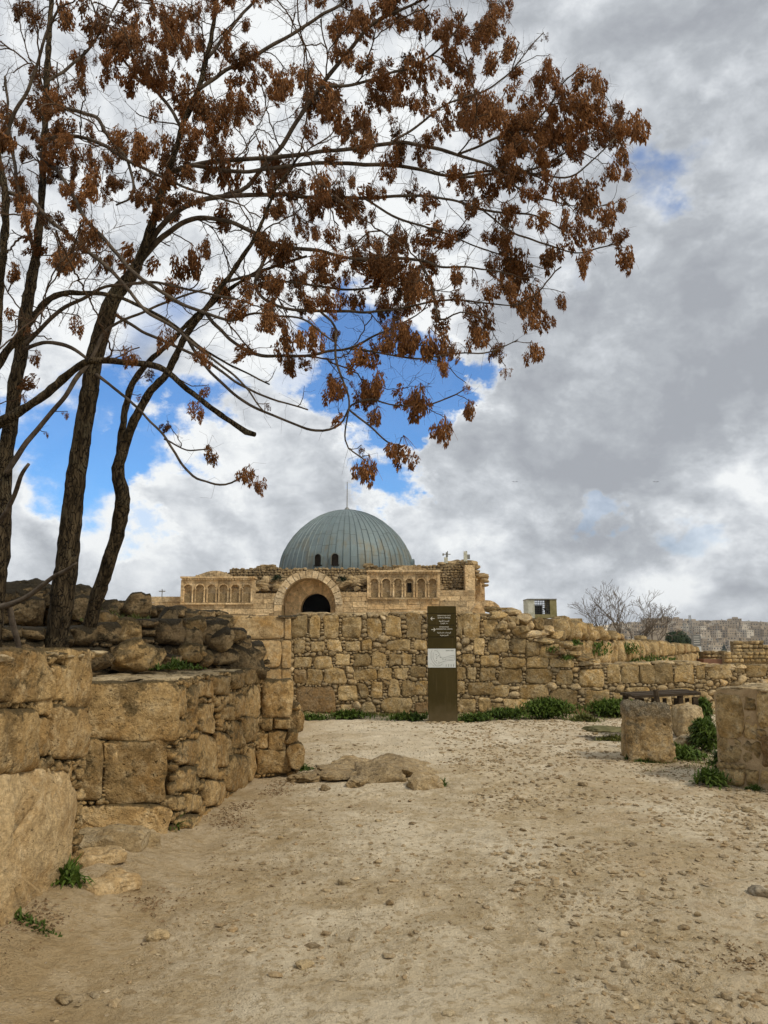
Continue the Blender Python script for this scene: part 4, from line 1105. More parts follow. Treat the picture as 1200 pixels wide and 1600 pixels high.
weed(1102, 1136, .12, .22, .50, 900, 'green creeper hanging over the left end of the right wall', 15, width=.030, bushy=1.2)
weed(1064, 1186, .26, .28, .24, 1300, 'grassy weeds between the square block and the right wall', 16, width=.026, bushy=.5)
weed(1016, 1193, .24, .05, .09, 240, 'thin grass fringe along the front foot of the square block', 17, width=.014)
weed(982, 1190, .06, .05, .09, 90, 'little weed tuft at the left foot of the square block', 18, width=.018)
weed(1138, 1213, .15, .06, .30, 1200, 'dark green weed growing out of a hollow in the right wall face', 19, width=.03, bushy=1.)
weed(1112, 1228, .16, .12, .22, 480, 'bright weed at the lower left foot of the right wall', 20, width=.026, bushy=.5)
weed(958, 1156, .34, .10, .14, 420, 'grass growing along the edge of the mossy slab', 21, 'grass', width=.018)
weed(1178, 1234, .10, .08, .10, 140, 'small weed at the foot of the right wall near the photo edge', 22, width=.014)
weed(210, 972, .3, .2, .16, 200, 'olive grass tuft among the stones behind the leaning trunk', 23, 'grass', z=1, Y=9.3, width=.018)
weed(170, 968, .3, .2, .2, 160, 'olive grass tuft between the two leaning trunks', 24, 'grass', z=1, Y=9.1, width=.018)
weed(275, 1042, .28, .2, .12, 260, 'dark weeds on the wall top under the gap in the boulders', 25, z=1, Y=7.6, width=.02)
for k, (a, b) in enumerate([(865, 1018), (885, 1030), (900, 1008)]):
    weed(a, b, .15, .1, .16, 90, ['weed growing on the stepped shoulder of the long wall, left one', 'weed in the rubble at the foot of the wall shoulder, lower one', 'weed sprouting behind the wall shoulder, upper one'][k], 30 + k, z=1, Y=YB - .1 + .5 * (k == 2), width=.025, bushy=.5)
# grass strip along the foot of the back wall
rg = np.random.default_rng(5); mb = MB()
for _ in range(5200):
    x = rg.uniform(at(470, 1100, YB)[0], at(1060, 1100, YB)[0]); y = YB - abs(rg.normal(0, .38)) - .02
    if x < at(640, 1100, YB)[0]: y = YB - abs(rg.normal(0, .15))
    if vnoise(np.array([x * 1.7, y * 2, 1.0])) < -.25: continue
    leaf(mb, np.array([x, y, gz(x, y)]), rg.uniform(0, 6.28), rg.uniform(.03, .10), .012, rg.uniform(.3, 1.1), rg, 2)
c = gnd(1085, 1185)
for _ in range(1500):
    x, y = c[0] + rg.normal(0, .35), c[1] + rg.normal(0, .7)
    leaf(mb, np.array([x, y, gz(x, y)]), rg.uniform(0, 6.28), rg.uniform(.02, .07), .010, rg.uniform(.3, 1.1), rg, 2)
mb.build('grass', M['grass'], None, False, kind='stuff')

# ------------------------------------------------------------------ sign pylon
def text_mesh(name, body_, size, loc, rot, mat, parent, align='CENTER', spacing=1.0):
    cu = bpy.data.curves.new(name, 'FONT'); cu.body = body_; cu.size = size; cu.align_x = align; cu.extrude = .0015; cu.space_character = spacing; cu.offset = size * 0.01
    o = bpy.data.objects.new(name, cu); COL.objects.link(o)
    dg = bpy.context.evaluated_depsgraph_get(); dg.update()
    me = bpy.data.meshes.new_from_object(o.evaluated_get(dg), depsgraph=dg)
    bpy.data.objects.remove(o); bpy.data.curves.remove(cu)
    me.materials.clear(); me.materials.append(mat)
    t = bpy.data.objects.new(name, me); COL.objects.link(t); t.rotation_euler = rot; t.parent = parent
    t.location = Vector(loc) - root_loc(parent)
    return t


AR = {'ا': '\uFE8D\uFE8E\uFE8D\uFE8E', 'أ': '\uFE83\uFE84\uFE83\uFE84', 'إ': '\uFE87\uFE88\uFE87\uFE88', 'ل': '\uFEDD\uFEDE\uFEDF\uFEE0', 'م': '\uFEE1\uFEE2\uFEE3\uFEE4', 'د': '\uFEA9\uFEAA\uFEA9\uFEAA', 'ي': '\uFEF1\uFEF2\uFEF3\uFEF4', 'ن': '\uFEE5\uFEE6\uFEE7\uFEE8',
      'ة': '\uFE93\uFE94\uFE93\uFE94', 'و': '\uFEED\uFEEE\uFEED\uFEEE', 'ر': '\uFEAD\uFEAE\uFEAD\uFEAE', 'ح': '\uFEA1\uFEA2\uFEA3\uFEA4', 'ت': '\uFE95\uFE96\uFE97\uFE98', 'س': '\uFEB1\uFEB2\uFEB3\uFEB4', 'ك': '\uFED9\uFEDA\uFEDB\uFEDC', 'ب': '\uFE8F\uFE90\uFE91\uFE92', 'ز': '\uFEAF\uFEB0\uFEAF\uFEB0', 'ط': '\uFEC1\uFEC2\uFEC3\uFEC4'}
NOJ = 'اأإدرزوة'


def arabic(s):
    out = ''
    for i, ch in enumerate(s):
        if ch not in AR: out += ch; continue
        prev = i > 0 and s[i - 1] in AR and s[i - 1] not in NOJ
        nxt = i < len(s) - 1 and s[i + 1] in AR and ch not in NOJ
        out += AR[ch][(3 if nxt else 1) if prev else (2 if nxt else 0)]
    return out[::-1]


YS = float(gnd(692, 1130)[1]); xs0, xs1 = at(670, 1130, YS)[0], at(713, 1130, YS)[0]
def zs(py): return at(692, py, YS)[2]
print('sign', YS, xs0, xs1, zs(947))
for k_ in range(5):
    p = np.array([xs0 - .02 + k_ * .15 + .03 * math.sin(k_ * 5), YS - .05 - .03 * (k_ % 2), .0]); p[2] = gz(p[0], p[1]); v, f = lump(p, (.06 + .02 * (k_ % 3), .05, .025), 2, .2, 880 + k_, k_, .5)
    tag(mk('loose_stone', v, f, M['rock'], None, True, origin=p), 'small pale stone at the foot of the tall bronze sign, ' + ['leftmost', 'second from the left', 'the middle one', 'second from the right', 'rightmost'][k_], 'stone', 'stones at the foot of the sign')
sg = thing('sign_pylon', 'tall dark bronze sign pylon with white arrows, English and Arabic lettering and pale map panel', 'sign', ((xs0 + xs1) / 2, YS, 0))
so = np.array([(xs0 + xs1) / 2, YS, 0])
secs = [(947, 958.3), (958.9, 976.6), (977.2, 995), (995.8, 1013.2), (1043.4, 1134)]
for k, (a, b) in enumerate(secs):
    mb = MB(); mb.box(xs0, xs1, YS, YS + .16, zs(b) if b < 1130 else -.1, zs(a)); o = mb.build('panel', M['sign'], sg, origin=so)
    md = o.modifiers.new('bevel', 'BEVEL'); md.width = .004; md.segments = 2
mb = MB(); mb.box(xs0 + .012, xs1 - .012, YS + .012, YS + .15, .0, zs(948)); mb.build('frame', M['signdark'], sg, origin=so)
mb = MB(); mb.box(xs1 + .002, xs1 + .03, YS + .02, YS + .15, -.1, zs(947) - .004); mb.build('side_trim', M['sign'], sg, origin=so)
mb = MB(); mb.box(xs0 - .004, xs1 + .004, YS - .008, YS + .1, zs(1043), zs(1013.6)); mp = mb.build('map_panel', M['panelwhite'], sg, origin=so)
cx = xs0 + (xs1 - xs0) * .60; rx = (R(90), 0, 0)
W_ = xs1 - xs0


def fit(o, w):
    b = [v.co.x for v in o.data.vertices]
    if b:
        s = w / (max(b) - min(b)); o.scale = (s, 1 if abs(s - 1) > 9 else min(1.6, max(.6, 1)), 1)
    return o


for body_, py_, sz, wd in [('UMAYYAD CITY', 961.9, .029, .5), ('(DAR AL-IMARA)', 965.2, .029, .46), (arabic('المدينة الأموية'), 970.2, .034, .38), (arabic('دار الإمارة'), 973.8, .034, .28),
                           ('BYZANTINE', 979.6, .027, .34), ('RESIDENTIAL UNITS', 982.8, .029, .6), (arabic('الوحدات السكنية'), 988.4, .034, .5), (arabic('البيزنطية'), 992.4, .034, .30)]:
    o = text_mesh('lettering', body_, sz, (cx, YS - .003, zs(py_) - sz * .35), rx, M['letter'], sg); fit(o, wd * W_)


def arrow(px_, py_, s):
    c = at(px_, py_, YS)
    mb = MB(); y = YS - .004; t = .0085; L = .038
    mb.box(c[0] - L, c[0] + L, y, y + .003, c[2] - t * .55, c[2] + t * .55)
    for sg_ in (1, -1):
        p0 = np.array([c[0] + s * L, c[2]]); d = np.array([-s * .7, sg_ * .75]); d /= np.linalg.norm(d); nn = np.array([-d[1], d[0]]) * t * .6; p1 = p0 + d * .045
        q = [p0 - nn, p1 - nn, p1 + nn, p0 + nn]
        V = [(a, y - .001, b) for a, b in q] + [(a, y + .002, b) for a, b in q]
        mb.add(V, [(0, 1, 2, 3), (7, 6, 5, 4), (0, 4, 5, 1), (1, 5, 6, 2), (2, 6, 7, 3), (3, 7, 4, 0)])
    mb.build('arrow', M['letter'], sg, origin=so)


arrow(676, 966.5, -1); arrow(677, 983.8, 1)
# map print on the pale panel: contour lines and site dots
mb = MB(); my = YS - .0105


def mline(pts, t=.0022):
    pts = [at(670 + 43 * u, 1014 + 29 * v, YS) for u, v in pts]
    for a, b in zip(pts[:-1], pts[1:]):
        d = np.array([b[0] - a[0], b[2] - a[2]]); L = np.hypot(*d) + 1e-9; n_ = np.array([-d[1], d[0]]) / L * t
        mb.add([(a[0] - n_[0], my, a[2] - n_[1]), (b[0] - n_[0], my, b[2] - n_[1]), (b[0] + n_[0], my, b[2] + n_[1]), (a[0] + n_[0], my, a[2] + n_[1])], [(0, 1, 2, 3)])


mline([(.12, .05), (.08, .2), (.08, .5), (.14, .7), (.28, .92), (.4, .9), (.5, .8)])
mline([(.2, .08), (.3, .1), (.38, .25), (.42, .42), (.5, .5), (.6, .45), (.75, .38), (.92, .34), (.93, .6), (.75, .62), (.55, .66), (.42, .74), (.32, .82)])
mline([(.16, .2), (.15, .45), (.2, .65), (.3, .78)]); mline([(.6, .5), (.9, .44)], .0015); mline([(.6, .58), (.88, .54)], .0015); mline([(.05, .75), (.2, .95)], .0015)
mline([(.62, .09), (.76, .09)], .005); mline([(.78, .09), (.9, .09)], .005)
for u, v in [(.25, .3), (.28, .42), (.26, .5), (.27, .62), (.35, .7), (.4, .45), (.5, .55), (.58, .56), (.34, .36)]: mline([(u, v), (u + .03, v + .01)], .006)
for k in range(4): mline([(.63 + k * .09, .82), (.63 + k * .09, .96)], .004)
o = mk('map_print', np.concatenate(mb.v), mb.f, M['ink'], mp, False, origin=so, kind='stuff')

# ------------------------------------------------------------------ palace gatehouse with the dome
YF = 63.0
pal = thing('domed_gatehouse', 'honey-coloured stone palace gatehouse with a big arched portal and a blue-grey ribbed dome', 'palace', (at(500, 960, YF)[0], YF, 0))
po = np.array(root_loc(pal))
def FX(px_, Y=YF): return at(px_, 900, Y)[0] if True else 0
def FZ(py_, Y=YF): return at(500, py_, Y)[2]
fac = MB()
fac.box(FX(285), FX(441), YF + .05, YF + 5, 0, FZ(927.5)); fac.box(FX(525), FX(741), YF + .05, YF + 5, 0, FZ(926))
fac.box(FX(235), FX(287), YF + 1.5, YF + 5, 0, FZ(933))
facade = fac.build('facade_wall', M['mortar'], pal, origin=po)
rg = np.random.default_rng(4)


def ashlars(x0, x1, ytop, ybot, h, Y, parent, seed, wmin=11, wmax=26, mat='ashlar', t=.25):
    rg = np.random.default_rng(seed); y = ytop
    while y < ybot - 2:
        hh = h * rg.uniform(.9, 1.12); x = x0
        while x < x1 - 1:
            w = rg.uniform(wmin, wmax); xe = x + w
            if x1 - xe < wmin * .6: xe = x1
            mb = MB(); e = .24; pr = rg.uniform(0, .06)
            X0, X1, Z1, Z0 = FX(x + e, Y), FX(xe - e, Y), FZ(y + e, Y), FZ(min(y + hh, ybot + 4) - e, Y)
            mb.add([(X0, Y - pr, Z0), (X1, Y - pr, Z0), (X1, Y - pr, Z1), (X0, Y - pr, Z1), (X0, Y + t, Z0), (X1, Y + t, Z0), (X1, Y + t, Z1), (X0, Y + t, Z1)],
                   [(0, 1, 2, 3), (1, 5, 6, 2), (5, 4, 7, 6), (4, 0, 3, 7), (3, 2, 6, 7), (0, 4, 5, 1)])
            mb.build('ashlar_block', M[mat], parent, origin=np.array([X0, Y, Z0]))
            x = xe
        y += hh


ashlars(285, 397, 942.5, 985, 8.2, YF, facade, 1); ashlars(397, 440, 927, 985, 8.2, YF, facade, 2)
ashlars(526, 575, 925, 985, 8.2, YF, facade, 3); ashlars(575, 686, 935, 985, 8.2, YF, facade, 4); ashlars(686, 741, 922, 985, 8.5, YF, facade, 5)
ashlars(235, 286, 932, 985, 9, YF + 1.4, facade, 6, 16, 30)


def arcade(x0, x1, ytop, ysill, nn, opening, par):
    """blind arcade: recessed back, arches with rims, paired columns"""
    Z0, Z1 = FZ(ysill), FZ(ytop); X0, X1 = FX(x0), FX(x1)
    mb = MB(); mb.box(X0, X1, YF + .24, YF + 1.2, Z0, Z1 - .02); ar = mb.build('blind_arcade', M['ashlar'], par, origin=po)
    mb = MB(); mb.box(X0 - .15, X1 + .15, YF - .28, YF + 1.2, Z1, Z1 + .16); mb.box(X0 - .05, X1 + .05, YF - .15, YF + 1.2, Z1 - .12, Z1 - .003); mb.build('cornice', M['ashlar'], ar, origin=po)
    mb = MB(); k = int((X1 - X0) / .22)
    for i in range(k): mb.box(X0 + i * .22, X0 + i * .22 + .11, YF - .24, YF - .16, Z1 - .13, Z1 - .01)
    mb.build('dentils', M['ashlar'], ar, origin=po, kind='stuff')
    mb = MB(); mb.box(X0 - .08, X1 + .08, YF - .22, YF + .4, Z0 - .14, Z0); mb.build('sill', M['ashlar'], ar, origin=po)
    for xa in (X0, X1): mb = MB(); mb.box(xa - .12, xa + .12, YF - .1, YF + .6, Z0 + .002, Z1 - .125); mb.build('corner_strip', M['ashlar'], ar, origin=po)
    pw = (X1 - X0) / nn; r = pw * .36; zc = Z0 + (Z1 - Z0) * .58
    for i in range(nn):
        c = X0 + pw * (i + .5); K = 12
        mb = MB(); a = np.linspace(np.pi, 0, K + 1)
        xi = c + r * np.cos(a); zi = zc + r * np.sin(a); ztp = Z1 - .125
        for q in range(K):   # spandrel
            xa, xb = xi[q], xi[q + 1]
            mb.add([(xa, YF - .02, zi[q]), (xb, YF - .02, zi[q + 1]), (xb, YF - .02, ztp), (xa, YF - .02, ztp), (xa, YF + .4, zi[q]), (xb, YF + .4, zi[q + 1])], [(0, 1, 2, 3), (0, 4, 5, 1)])
        for s in (-1, 1):
            xe = c + s * pw / 2; xr = c + s * r; mb.box(min(xe, xr), max(xe, xr), YF - .02, YF + .4, zc - .0, ztp)
        mb.build('spandrel', M['ashlar'], ar, origin=np.array([c, YF, zc]))
        mb = MB()            # projecting rim
        for q in range(K):
            P4 = []
            for yy in (YF - .12, YF + .1):
                for rr, aa in ((r, a[q]), (r, a[q + 1]), (r * 1.22, a[q + 1]), (r * 1.22, a[q])): P4.append((c + rr * math.cos(aa), yy, zc + rr * math.sin(aa)))
            mb.add(P4, [(0, 1, 2, 3), (0, 4, 5, 1), (3, 2, 6, 7)])
        mb.build('arch_rim', M['ashlar'], ar, origin=np.array([c, YF, zc]))
        for s in (-1, 1):
            x = c + s * (r + .02)
            mb = MB(); mb.tube([(x, YF - .05, Z0 + .01), (x, YF - .05, Z0 + .12), (x, YF - .05, zc - .12), (x, YF - .05, zc)], [.13, .085, .08, .14], 8)
            mb.build('column', M['ashlar'], ar, True, origin=np.array([x, YF, Z0]))
        if i == opening:
            mb = MB(); w = r * .5; mb.box(c - w, c + w, YF + .18, YF + .238, Z0 + .02, zc)
            mb.tube([(c, YF + .3, zc), (c, YF + .378, zc)], [w, w], 16); mb.build('slit_window', M['dark'], ar, origin=np.array([c, YF, zc]))


arcade(286, 396, 904, 942, 6, -1, pal); arcade(576, 685, 894, 934, 6, 3, pal)
# slightly shaded door-like niche of the left arcade is plain stone
# portal: voussoir ring, deep barrel, inner wall with the dark archway
def PXZ(px_, py_): return FX(px_), FZ(py_)
pcx, pcz = PXZ(483, 945); sc = FX(484) - FX(483); ro, ri = 53 * sc, 42 * sc
mb = MB(); K = 30; a = np.linspace(np.pi, 0, K + 1)
for q in range(K):           # barrel
    mb.add([(pcx + ri * math.cos(a[q]), YF, pcz + ri * math.sin(a[q])), (pcx + ri * math.cos(a[q + 1]), YF, pcz + ri * math.sin(a[q + 1])), (pcx + ri * math.cos(a[q + 1]), YF + 2.4, pcz + ri * math.sin(a[q + 1])), (pcx + ri * math.cos(a[q]), YF + 2.4, pcz + ri * math.sin(a[q]))], [(0, 3, 2, 1)])
for s in (-1, 1): mb.box(min(pcx + s * (ri + .01), pcx + s * (ri + .3)), max(pcx + s * (ri + .01), pcx + s * (ri + .3)), YF + .02, YF + 2.4, 0, pcz)
portal = mb.build('portal', M['ashlar'], pal, origin=po)
nv = 15
for q in range(nv):
    a0_, a1_ = math.pi * (1 - q / nv) - .010, math.pi * (1 - (q + 1) / nv) + .010; P4 = []
    pr = rg.uniform(0, .05)
    for yy in (YF - .12 - pr, YF + .8):
        for t in (0, .5, 1):
            aa = a0_ + (a1_ - a0_) * t
            P4 += [(pcx + ri * .995 * math.cos(aa), yy, pcz + ri * .995 * math.sin(aa)), (pcx + ro * math.cos(aa), yy, pcz + ro * math.sin(aa))]
    f = [(0, 1, 3, 2), (2, 3, 5, 4), (6, 8, 9, 7), (8, 10, 11, 9), (0, 2, 8, 6), (2, 4, 10, 8), (1, 7, 9, 3), (3, 9, 11, 5), (0, 6, 7, 1), (4, 5, 11, 10)]
    mk('voussoir', P4, f, M['cream'], portal, False, origin=np.array([pcx, YF, pcz]))
for s in (-1, 1):            # jamb stones below the ring
    for k in range(5):
        za = pcz - k * .5; mb = MB(); xa, xb = sorted((pcx + s * ri, pcx + s * ro)); mb.box(xa, xb, YF - .13, YF + .8, za - .49, za - .01); mb.build('jamb_stone', M['ashlar'], portal, origin=np.array([xa, YF, za]))
icx, icz, ir = FX(490), FZ(950.5), 24 * sc
mb = MB(); yb = YF + 2.3; K = 24; a = np.linspace(np.pi, 0, K + 1)
def outer(t): return (pcx + ri * 1.04 * math.cos(t), pcz + ri * 1.04 * math.sin(t))
for q in range(K):
    p1, p2 = outer(a[q]), outer(a[q + 1])
    i1 = (icx + ir * math.cos(a[q]), icz + 1.08 * ir * math.sin(a[q])); i2 = (icx + ir * math.cos(a[q + 1]), icz + 1.08 * ir * math.sin(a[q + 1]))
    mb.add([(i1[0], yb, i1[1]), (i2[0], yb, i2[1]), (p2[0], yb, p2[1]), (p1[0], yb, p1[1]), (i1[0], yb + 1.2, i1[1]), (i2[0], yb + 1.2, i2[1])], [(0, 1, 2, 3), (0, 4, 5, 1)])
mb.box(pcx - ri * 1.04, icx - ir, yb, yb + 1.2, 0, icz); mb.box(icx + ir, pcx + ri * 1.04, yb, yb + 1.2, 0, icz)
for s_ in (-1, 1): mb.add([(icx + s_ * ir, yb, icz), (pcx + s_ * ri * 1.04, yb, icz), (pcx + s_ * ri * 1.04, yb, pcz)], [(0, 1, 2)])
mb.build('inner_arch', M['ashlar'], portal, origin=po)
mb = MB(); mb.box(icx - ir * 1.5, icx + ir * 1.5, yb + 1.25, yb + 9, -.1, icz + ir * 1.6)
dk = mb; V = np.concatenate(dk.v); mk('dark_passage', V, [f for i, f in enumerate(dk.f) if i != 2], M['dark'], portal, False, origin=po)

# upper rubble walls set back
def rubble_panel(x0, x1, ytop_fn, ybot, Y, parent, seed, name='rubble_wall', r=.26):
    rg = np.random.default_rng(seed); mb = MB(); iv, ifc = ICO[1]
    X0, X1 = FX(x0, Y), FX(x1, Y)
    xs = np.linspace(X0, X1, 40); V = []; f = []
    for x in xs:
        p_ = x0 + (x - X0) / (X1 - X0) * (x1 - x0); zt_ = FZ(ytop_fn(p_), Y); zb_ = FZ(ybot, Y)
        V += [(x, Y + .1, zb_), (x, Y + .1, zt_), (x, Y + 3, zt_), (x, Y + 3, zb_)]
    for i in range(39):
        for j in range(3): f.append((i * 4 + j, (i + 1) * 4 + j, (i + 1) * 4 + j + 1, i * 4 + j + 1))
    core = mk(name, V, f, M['mortar'], parent, False, origin=po)
    z = FZ(ybot, Y) + r * .5
    while z < FZ(880, Y) + 1:
        x = X0 + rg.uniform(0, .2)
        while x < X1:
            p_ = x0 + (x - X0) / (X1 - X0) * (x1 - x0)
            w = r * rg.uniform(.6, 1.7)
            if z < FZ(ytop_fn(p_), Y) - .0:
                q = iv * .5 + iv / np.max(np.abs(iv), axis=1)[:, None] * .5
                q = q * (1 + .12 * rg.normal(size=(len(iv), 1))) * (w * .52, .16, r * .46) + (x + w * .5, Y + rg.normal(0, .03), z + rg.normal(0, .02)); mb.add(q, ifc)
            x += w * 1.02
        z += r * .86
    mb.build('rubble', M['farrubble'], core, False, origin=po, kind='stuff')
    return core


def ytop_mid(p_): return float(np.interp(p_, [360, 395, 400, 432, 436, 470, 570, 572, 576, 590, 610], [889, 889, 886, 885, 889, 889, 889, 884, 884, 886, 885]) + .8 * math.sin(p_ * 1.3))
rubble_panel(358, 440, ytop_mid, 936, YF + 2.6, pal, 21)
rubble_panel(440, 526, ytop_mid, 912, YF + 2.62, pal, 25)
rubble_panel(526, 612, ytop_mid, 936, YF + 2.6, pal, 26)
rubble_panel(600, 741, lambda p_: float(np.interp(p_, [600, 690, 700, 740], [885, 884, 881, 881]) + .6 * math.sin(p_ * 1.7)), 924, YF + 2.2, pal, 22)
rubble_panel(300, 372, lambda p_: 893 + ((p_ - 335) / 34.0) ** 2 * 9, 915, YF + 2.9, pal, 24)
# eroded pale lumps on the middle wall, shrubs
for k in range(34):
    px_ = rg.choice([rg.uniform(398, 440), rg.uniform(530, 574)]); p = at(px_, rg.uniform(902, 922), YF + 2.4)
    v, f = lump(p, (rg.uniform(.3, .7), .35, rg.uniform(.18, .35)), 2, .2, 600 + k, 0, .4); mk('fallen_block', v, f, M['farrubble'], pal, True, origin=p)


def arch_segment(cx_, cy_, ro_, ri_, a0_, a1_, nv, Y, t, name, parent):
    X, Zc = FX(cx_, Y), FZ(cy_, Y); s_ = FX(484, Y) - FX(483, Y)
    for q in range(nv):
        b0_, b1_ = a0_ + (a1_ - a0_) * q / nv, a0_ + (a1_ - a0_) * (q + 1) / nv; b0_ -= .004; b1_ += .004; P4 = []
        for yy in (Y - .05 - .03 * (q % 2), Y + t):
            for aa in (b0_, b1_): P4 += [(X + ri_ * s_ * math.cos(aa), yy, Zc + ri_ * s_ * math.sin(aa)), (X + ro_ * s_ * math.cos(aa), yy, Zc + ro_ * s_ * math.sin(aa))]
        mk(name, P4, [(0, 1, 3, 2), (4, 6, 7, 5), (0, 2, 6, 4), (1, 5, 7, 3), (0, 4, 5, 1), (2, 3, 7, 6)], M['ashlar'], parent, False, origin=np.array([X, Y, Zc]))


mb = MB(); mb.box(FX(300), FX(372), YF + 1.21, YF + 2.3, FZ(925), FZ(905)); ra = mb.build('relieving_arch', M['ashlar'], pal, origin=po)
arch_segment(336, 938, 46, 33, math.pi * .78, math.pi * .22, 13, YF + 1.9, .8, 'voussoir', ra)
mb = MB(); mb.box(FX(590), FX(682), YF + 1.21, YF + 2., FZ(925), FZ(896)); rb_ = mb.build('relieving_arch', M['ashlar'], pal, origin=po)
arch_segment(641, 941, 57, 44, math.pi * .74, math.pi * .12, 14, YF + 1.6, .5, 'voussoir', rb_)
# right-hand piers and broken edge
for (a, b, t, d, Y) in [(727, 742, 883, 4, YF + .9), (741, 750, 897, 3, YF + 4), (746, 757, 903, 3, YF + 6)]:
    mb = MB(); mb.box(FX(a, Y), FX(b, Y), Y, Y + d, 0, FZ(t, Y)); mb.build('buttress', M['ashlar'], pal, origin=po)
for k, (a, b, s_) in enumerate([(737, 882, .7), (741, 887, .5), (744, 893, .35), (722, 880, .6), (730, 878, .6), (754, 901, .6), (757, 907, .45), (750, 898, .5), (758, 915, .3), (705, 880, .5), (712, 878, .5), (690, 881, .4), (576, 884, .5), (415, 886, .5), (408, 887, .4), (424, 886, .5)]):
    p = at(a, b, YF + 3.4); v, f = lump(p, (s_, .6, s_ * .42), 2, .2, 700 + k, 0, .6); mk('broken_stone', v, f, M['farrubble'], pal, True, origin=p)
qa = thing('ruined_arch', 'low ruined stone arch fragment beyond the wall right of the gatehouse', 'ruin', (FX(760, 60), 60, 0)); 
_po = po.copy(); po = np.array(root_loc(qa))
mb = MB(); mb.box(FX(745, 60), FX(775, 60), 60.05, 62, 0, FZ(962, 60)); mb.build('wall', M['ashlar'], qa, origin=po)
arch_segment(760, 962, 24, 15, math.pi * .92, math.pi * .04, 9, 60.0, 2, 'voussoir', qa)
rg2 = np.random.default_rng(31)
rl = thing('ruined_wall', 'low broken masonry courses between the gatehouse and the metal equipment box', 'ruin', (FX(800, 50), 50, 0)); po = np.array(root_loc(rl))
for (a, b, t) in [(780, 800, 949), (798, 812, 953), (803, 826, 958)]: ashlars(a, b, t, 975, 5.5, 50, rl, a, 7, 14, 'stone')
rl2 = thing('ruined_wall', 'short block wall right under the metal equipment box, left of the bare tree', 'ruin', (FX(885, 34), 34, 0)); po = np.array(root_loc(rl2))
ashlars(866, 907, 966, 990, 7, 34, rl2, 8, 10, 18, 'stone')
po = _po

# dome
YD = 76.0
dcx = at(541.5, 888, YD)[0]; dz0 = FZ(889, YD) - .1; ds = at(541.5 + 1, 888, YD)[0] - dcx
hp = np.array([0, 20, 40, 55, 80, 105, 130, 155, 172, 185, 193, 197]) / 2.069 * ds
rp = np.array([214, 211, 206, 200, 187, 170, 147, 117, 90, 60, 30, 3]) / 2.069 * ds
print('dome R', rp[0], 'z', dz0, dz0 + hp[-1])
def dR(h): return float(np.interp(h, hp, rp))
hs = np.concatenate([np.linspace(-1.2, 0, 3), np.linspace(.01, hp[-1], 24)])
n = 90; V = []
for h in hs:
    r_ = (dR(max(h, 0))) * .985
    for k in range(n): V.append((dcx + r_ * math.cos(2 * math.pi * k / n), YD + r_ * math.sin(2 * math.pi * k / n), dz0 + h - .05))
f = [(i * n + k, i * n + (k + 1) % n, (i + 1) * n + (k + 1) % n, (i + 1) * n + k) for i in range(len(hs) - 1) for k in range(n)]
dome = mk('dome', V, f, M['signdark'], pal, True, origin=po)
NGo = 60; rows = np.array([-.7, .9, 2.0, 3.1, 4.2, 5.1, hp[-1]])
back = MB()
rg = np.random.default_rng(12)
for k in range(NGo):
    am = -math.pi / 2 + 2 * math.pi * (k + .5) / NGo; half = math.pi / NGo
    front = math.sin(am) < 0.10
    off = rg.uniform(-.35, .35)
    rr = rows.copy(); rr[1:-1] += off
    for j in range(len(rr) - 1):
        h0_, h1_ = rr[j] + .006, rr[j + 1] - .006; m = 5; P4 = []; lift = rg.uniform(.02, .04)
        for i in range(m + 1):
            h = h0_ + (h1_ - h0_) * i / m; r0 = dR(h)
            for aa, dr in ((am - half * .99, .09), (am - half * .84, 0), (am + half * .84, 0), (am + half * .99, .09)):
                # a standing seam along each edge
                P4.append((dcx + (r0 + dr + lift) * math.cos(aa), YD + (r0 + dr + lift) * math.sin(aa), dz0 + h + lift * .5))
        for i in range(m + 1):
            pass
        f = [(i * 4 + q, i * 4 + q + 1, (i + 1) * 4 + q + 1, (i + 1) * 4 + q) for i in range(m) for q in range(3)]
        if front: mk('roof_sheet', P4, f, M['lead'], dome, False, origin=np.array(P4[0]))
        else: back.add(P4, f)
back.build('roof_sheets', M['lead'], dome, False, origin=po, kind='stuff')
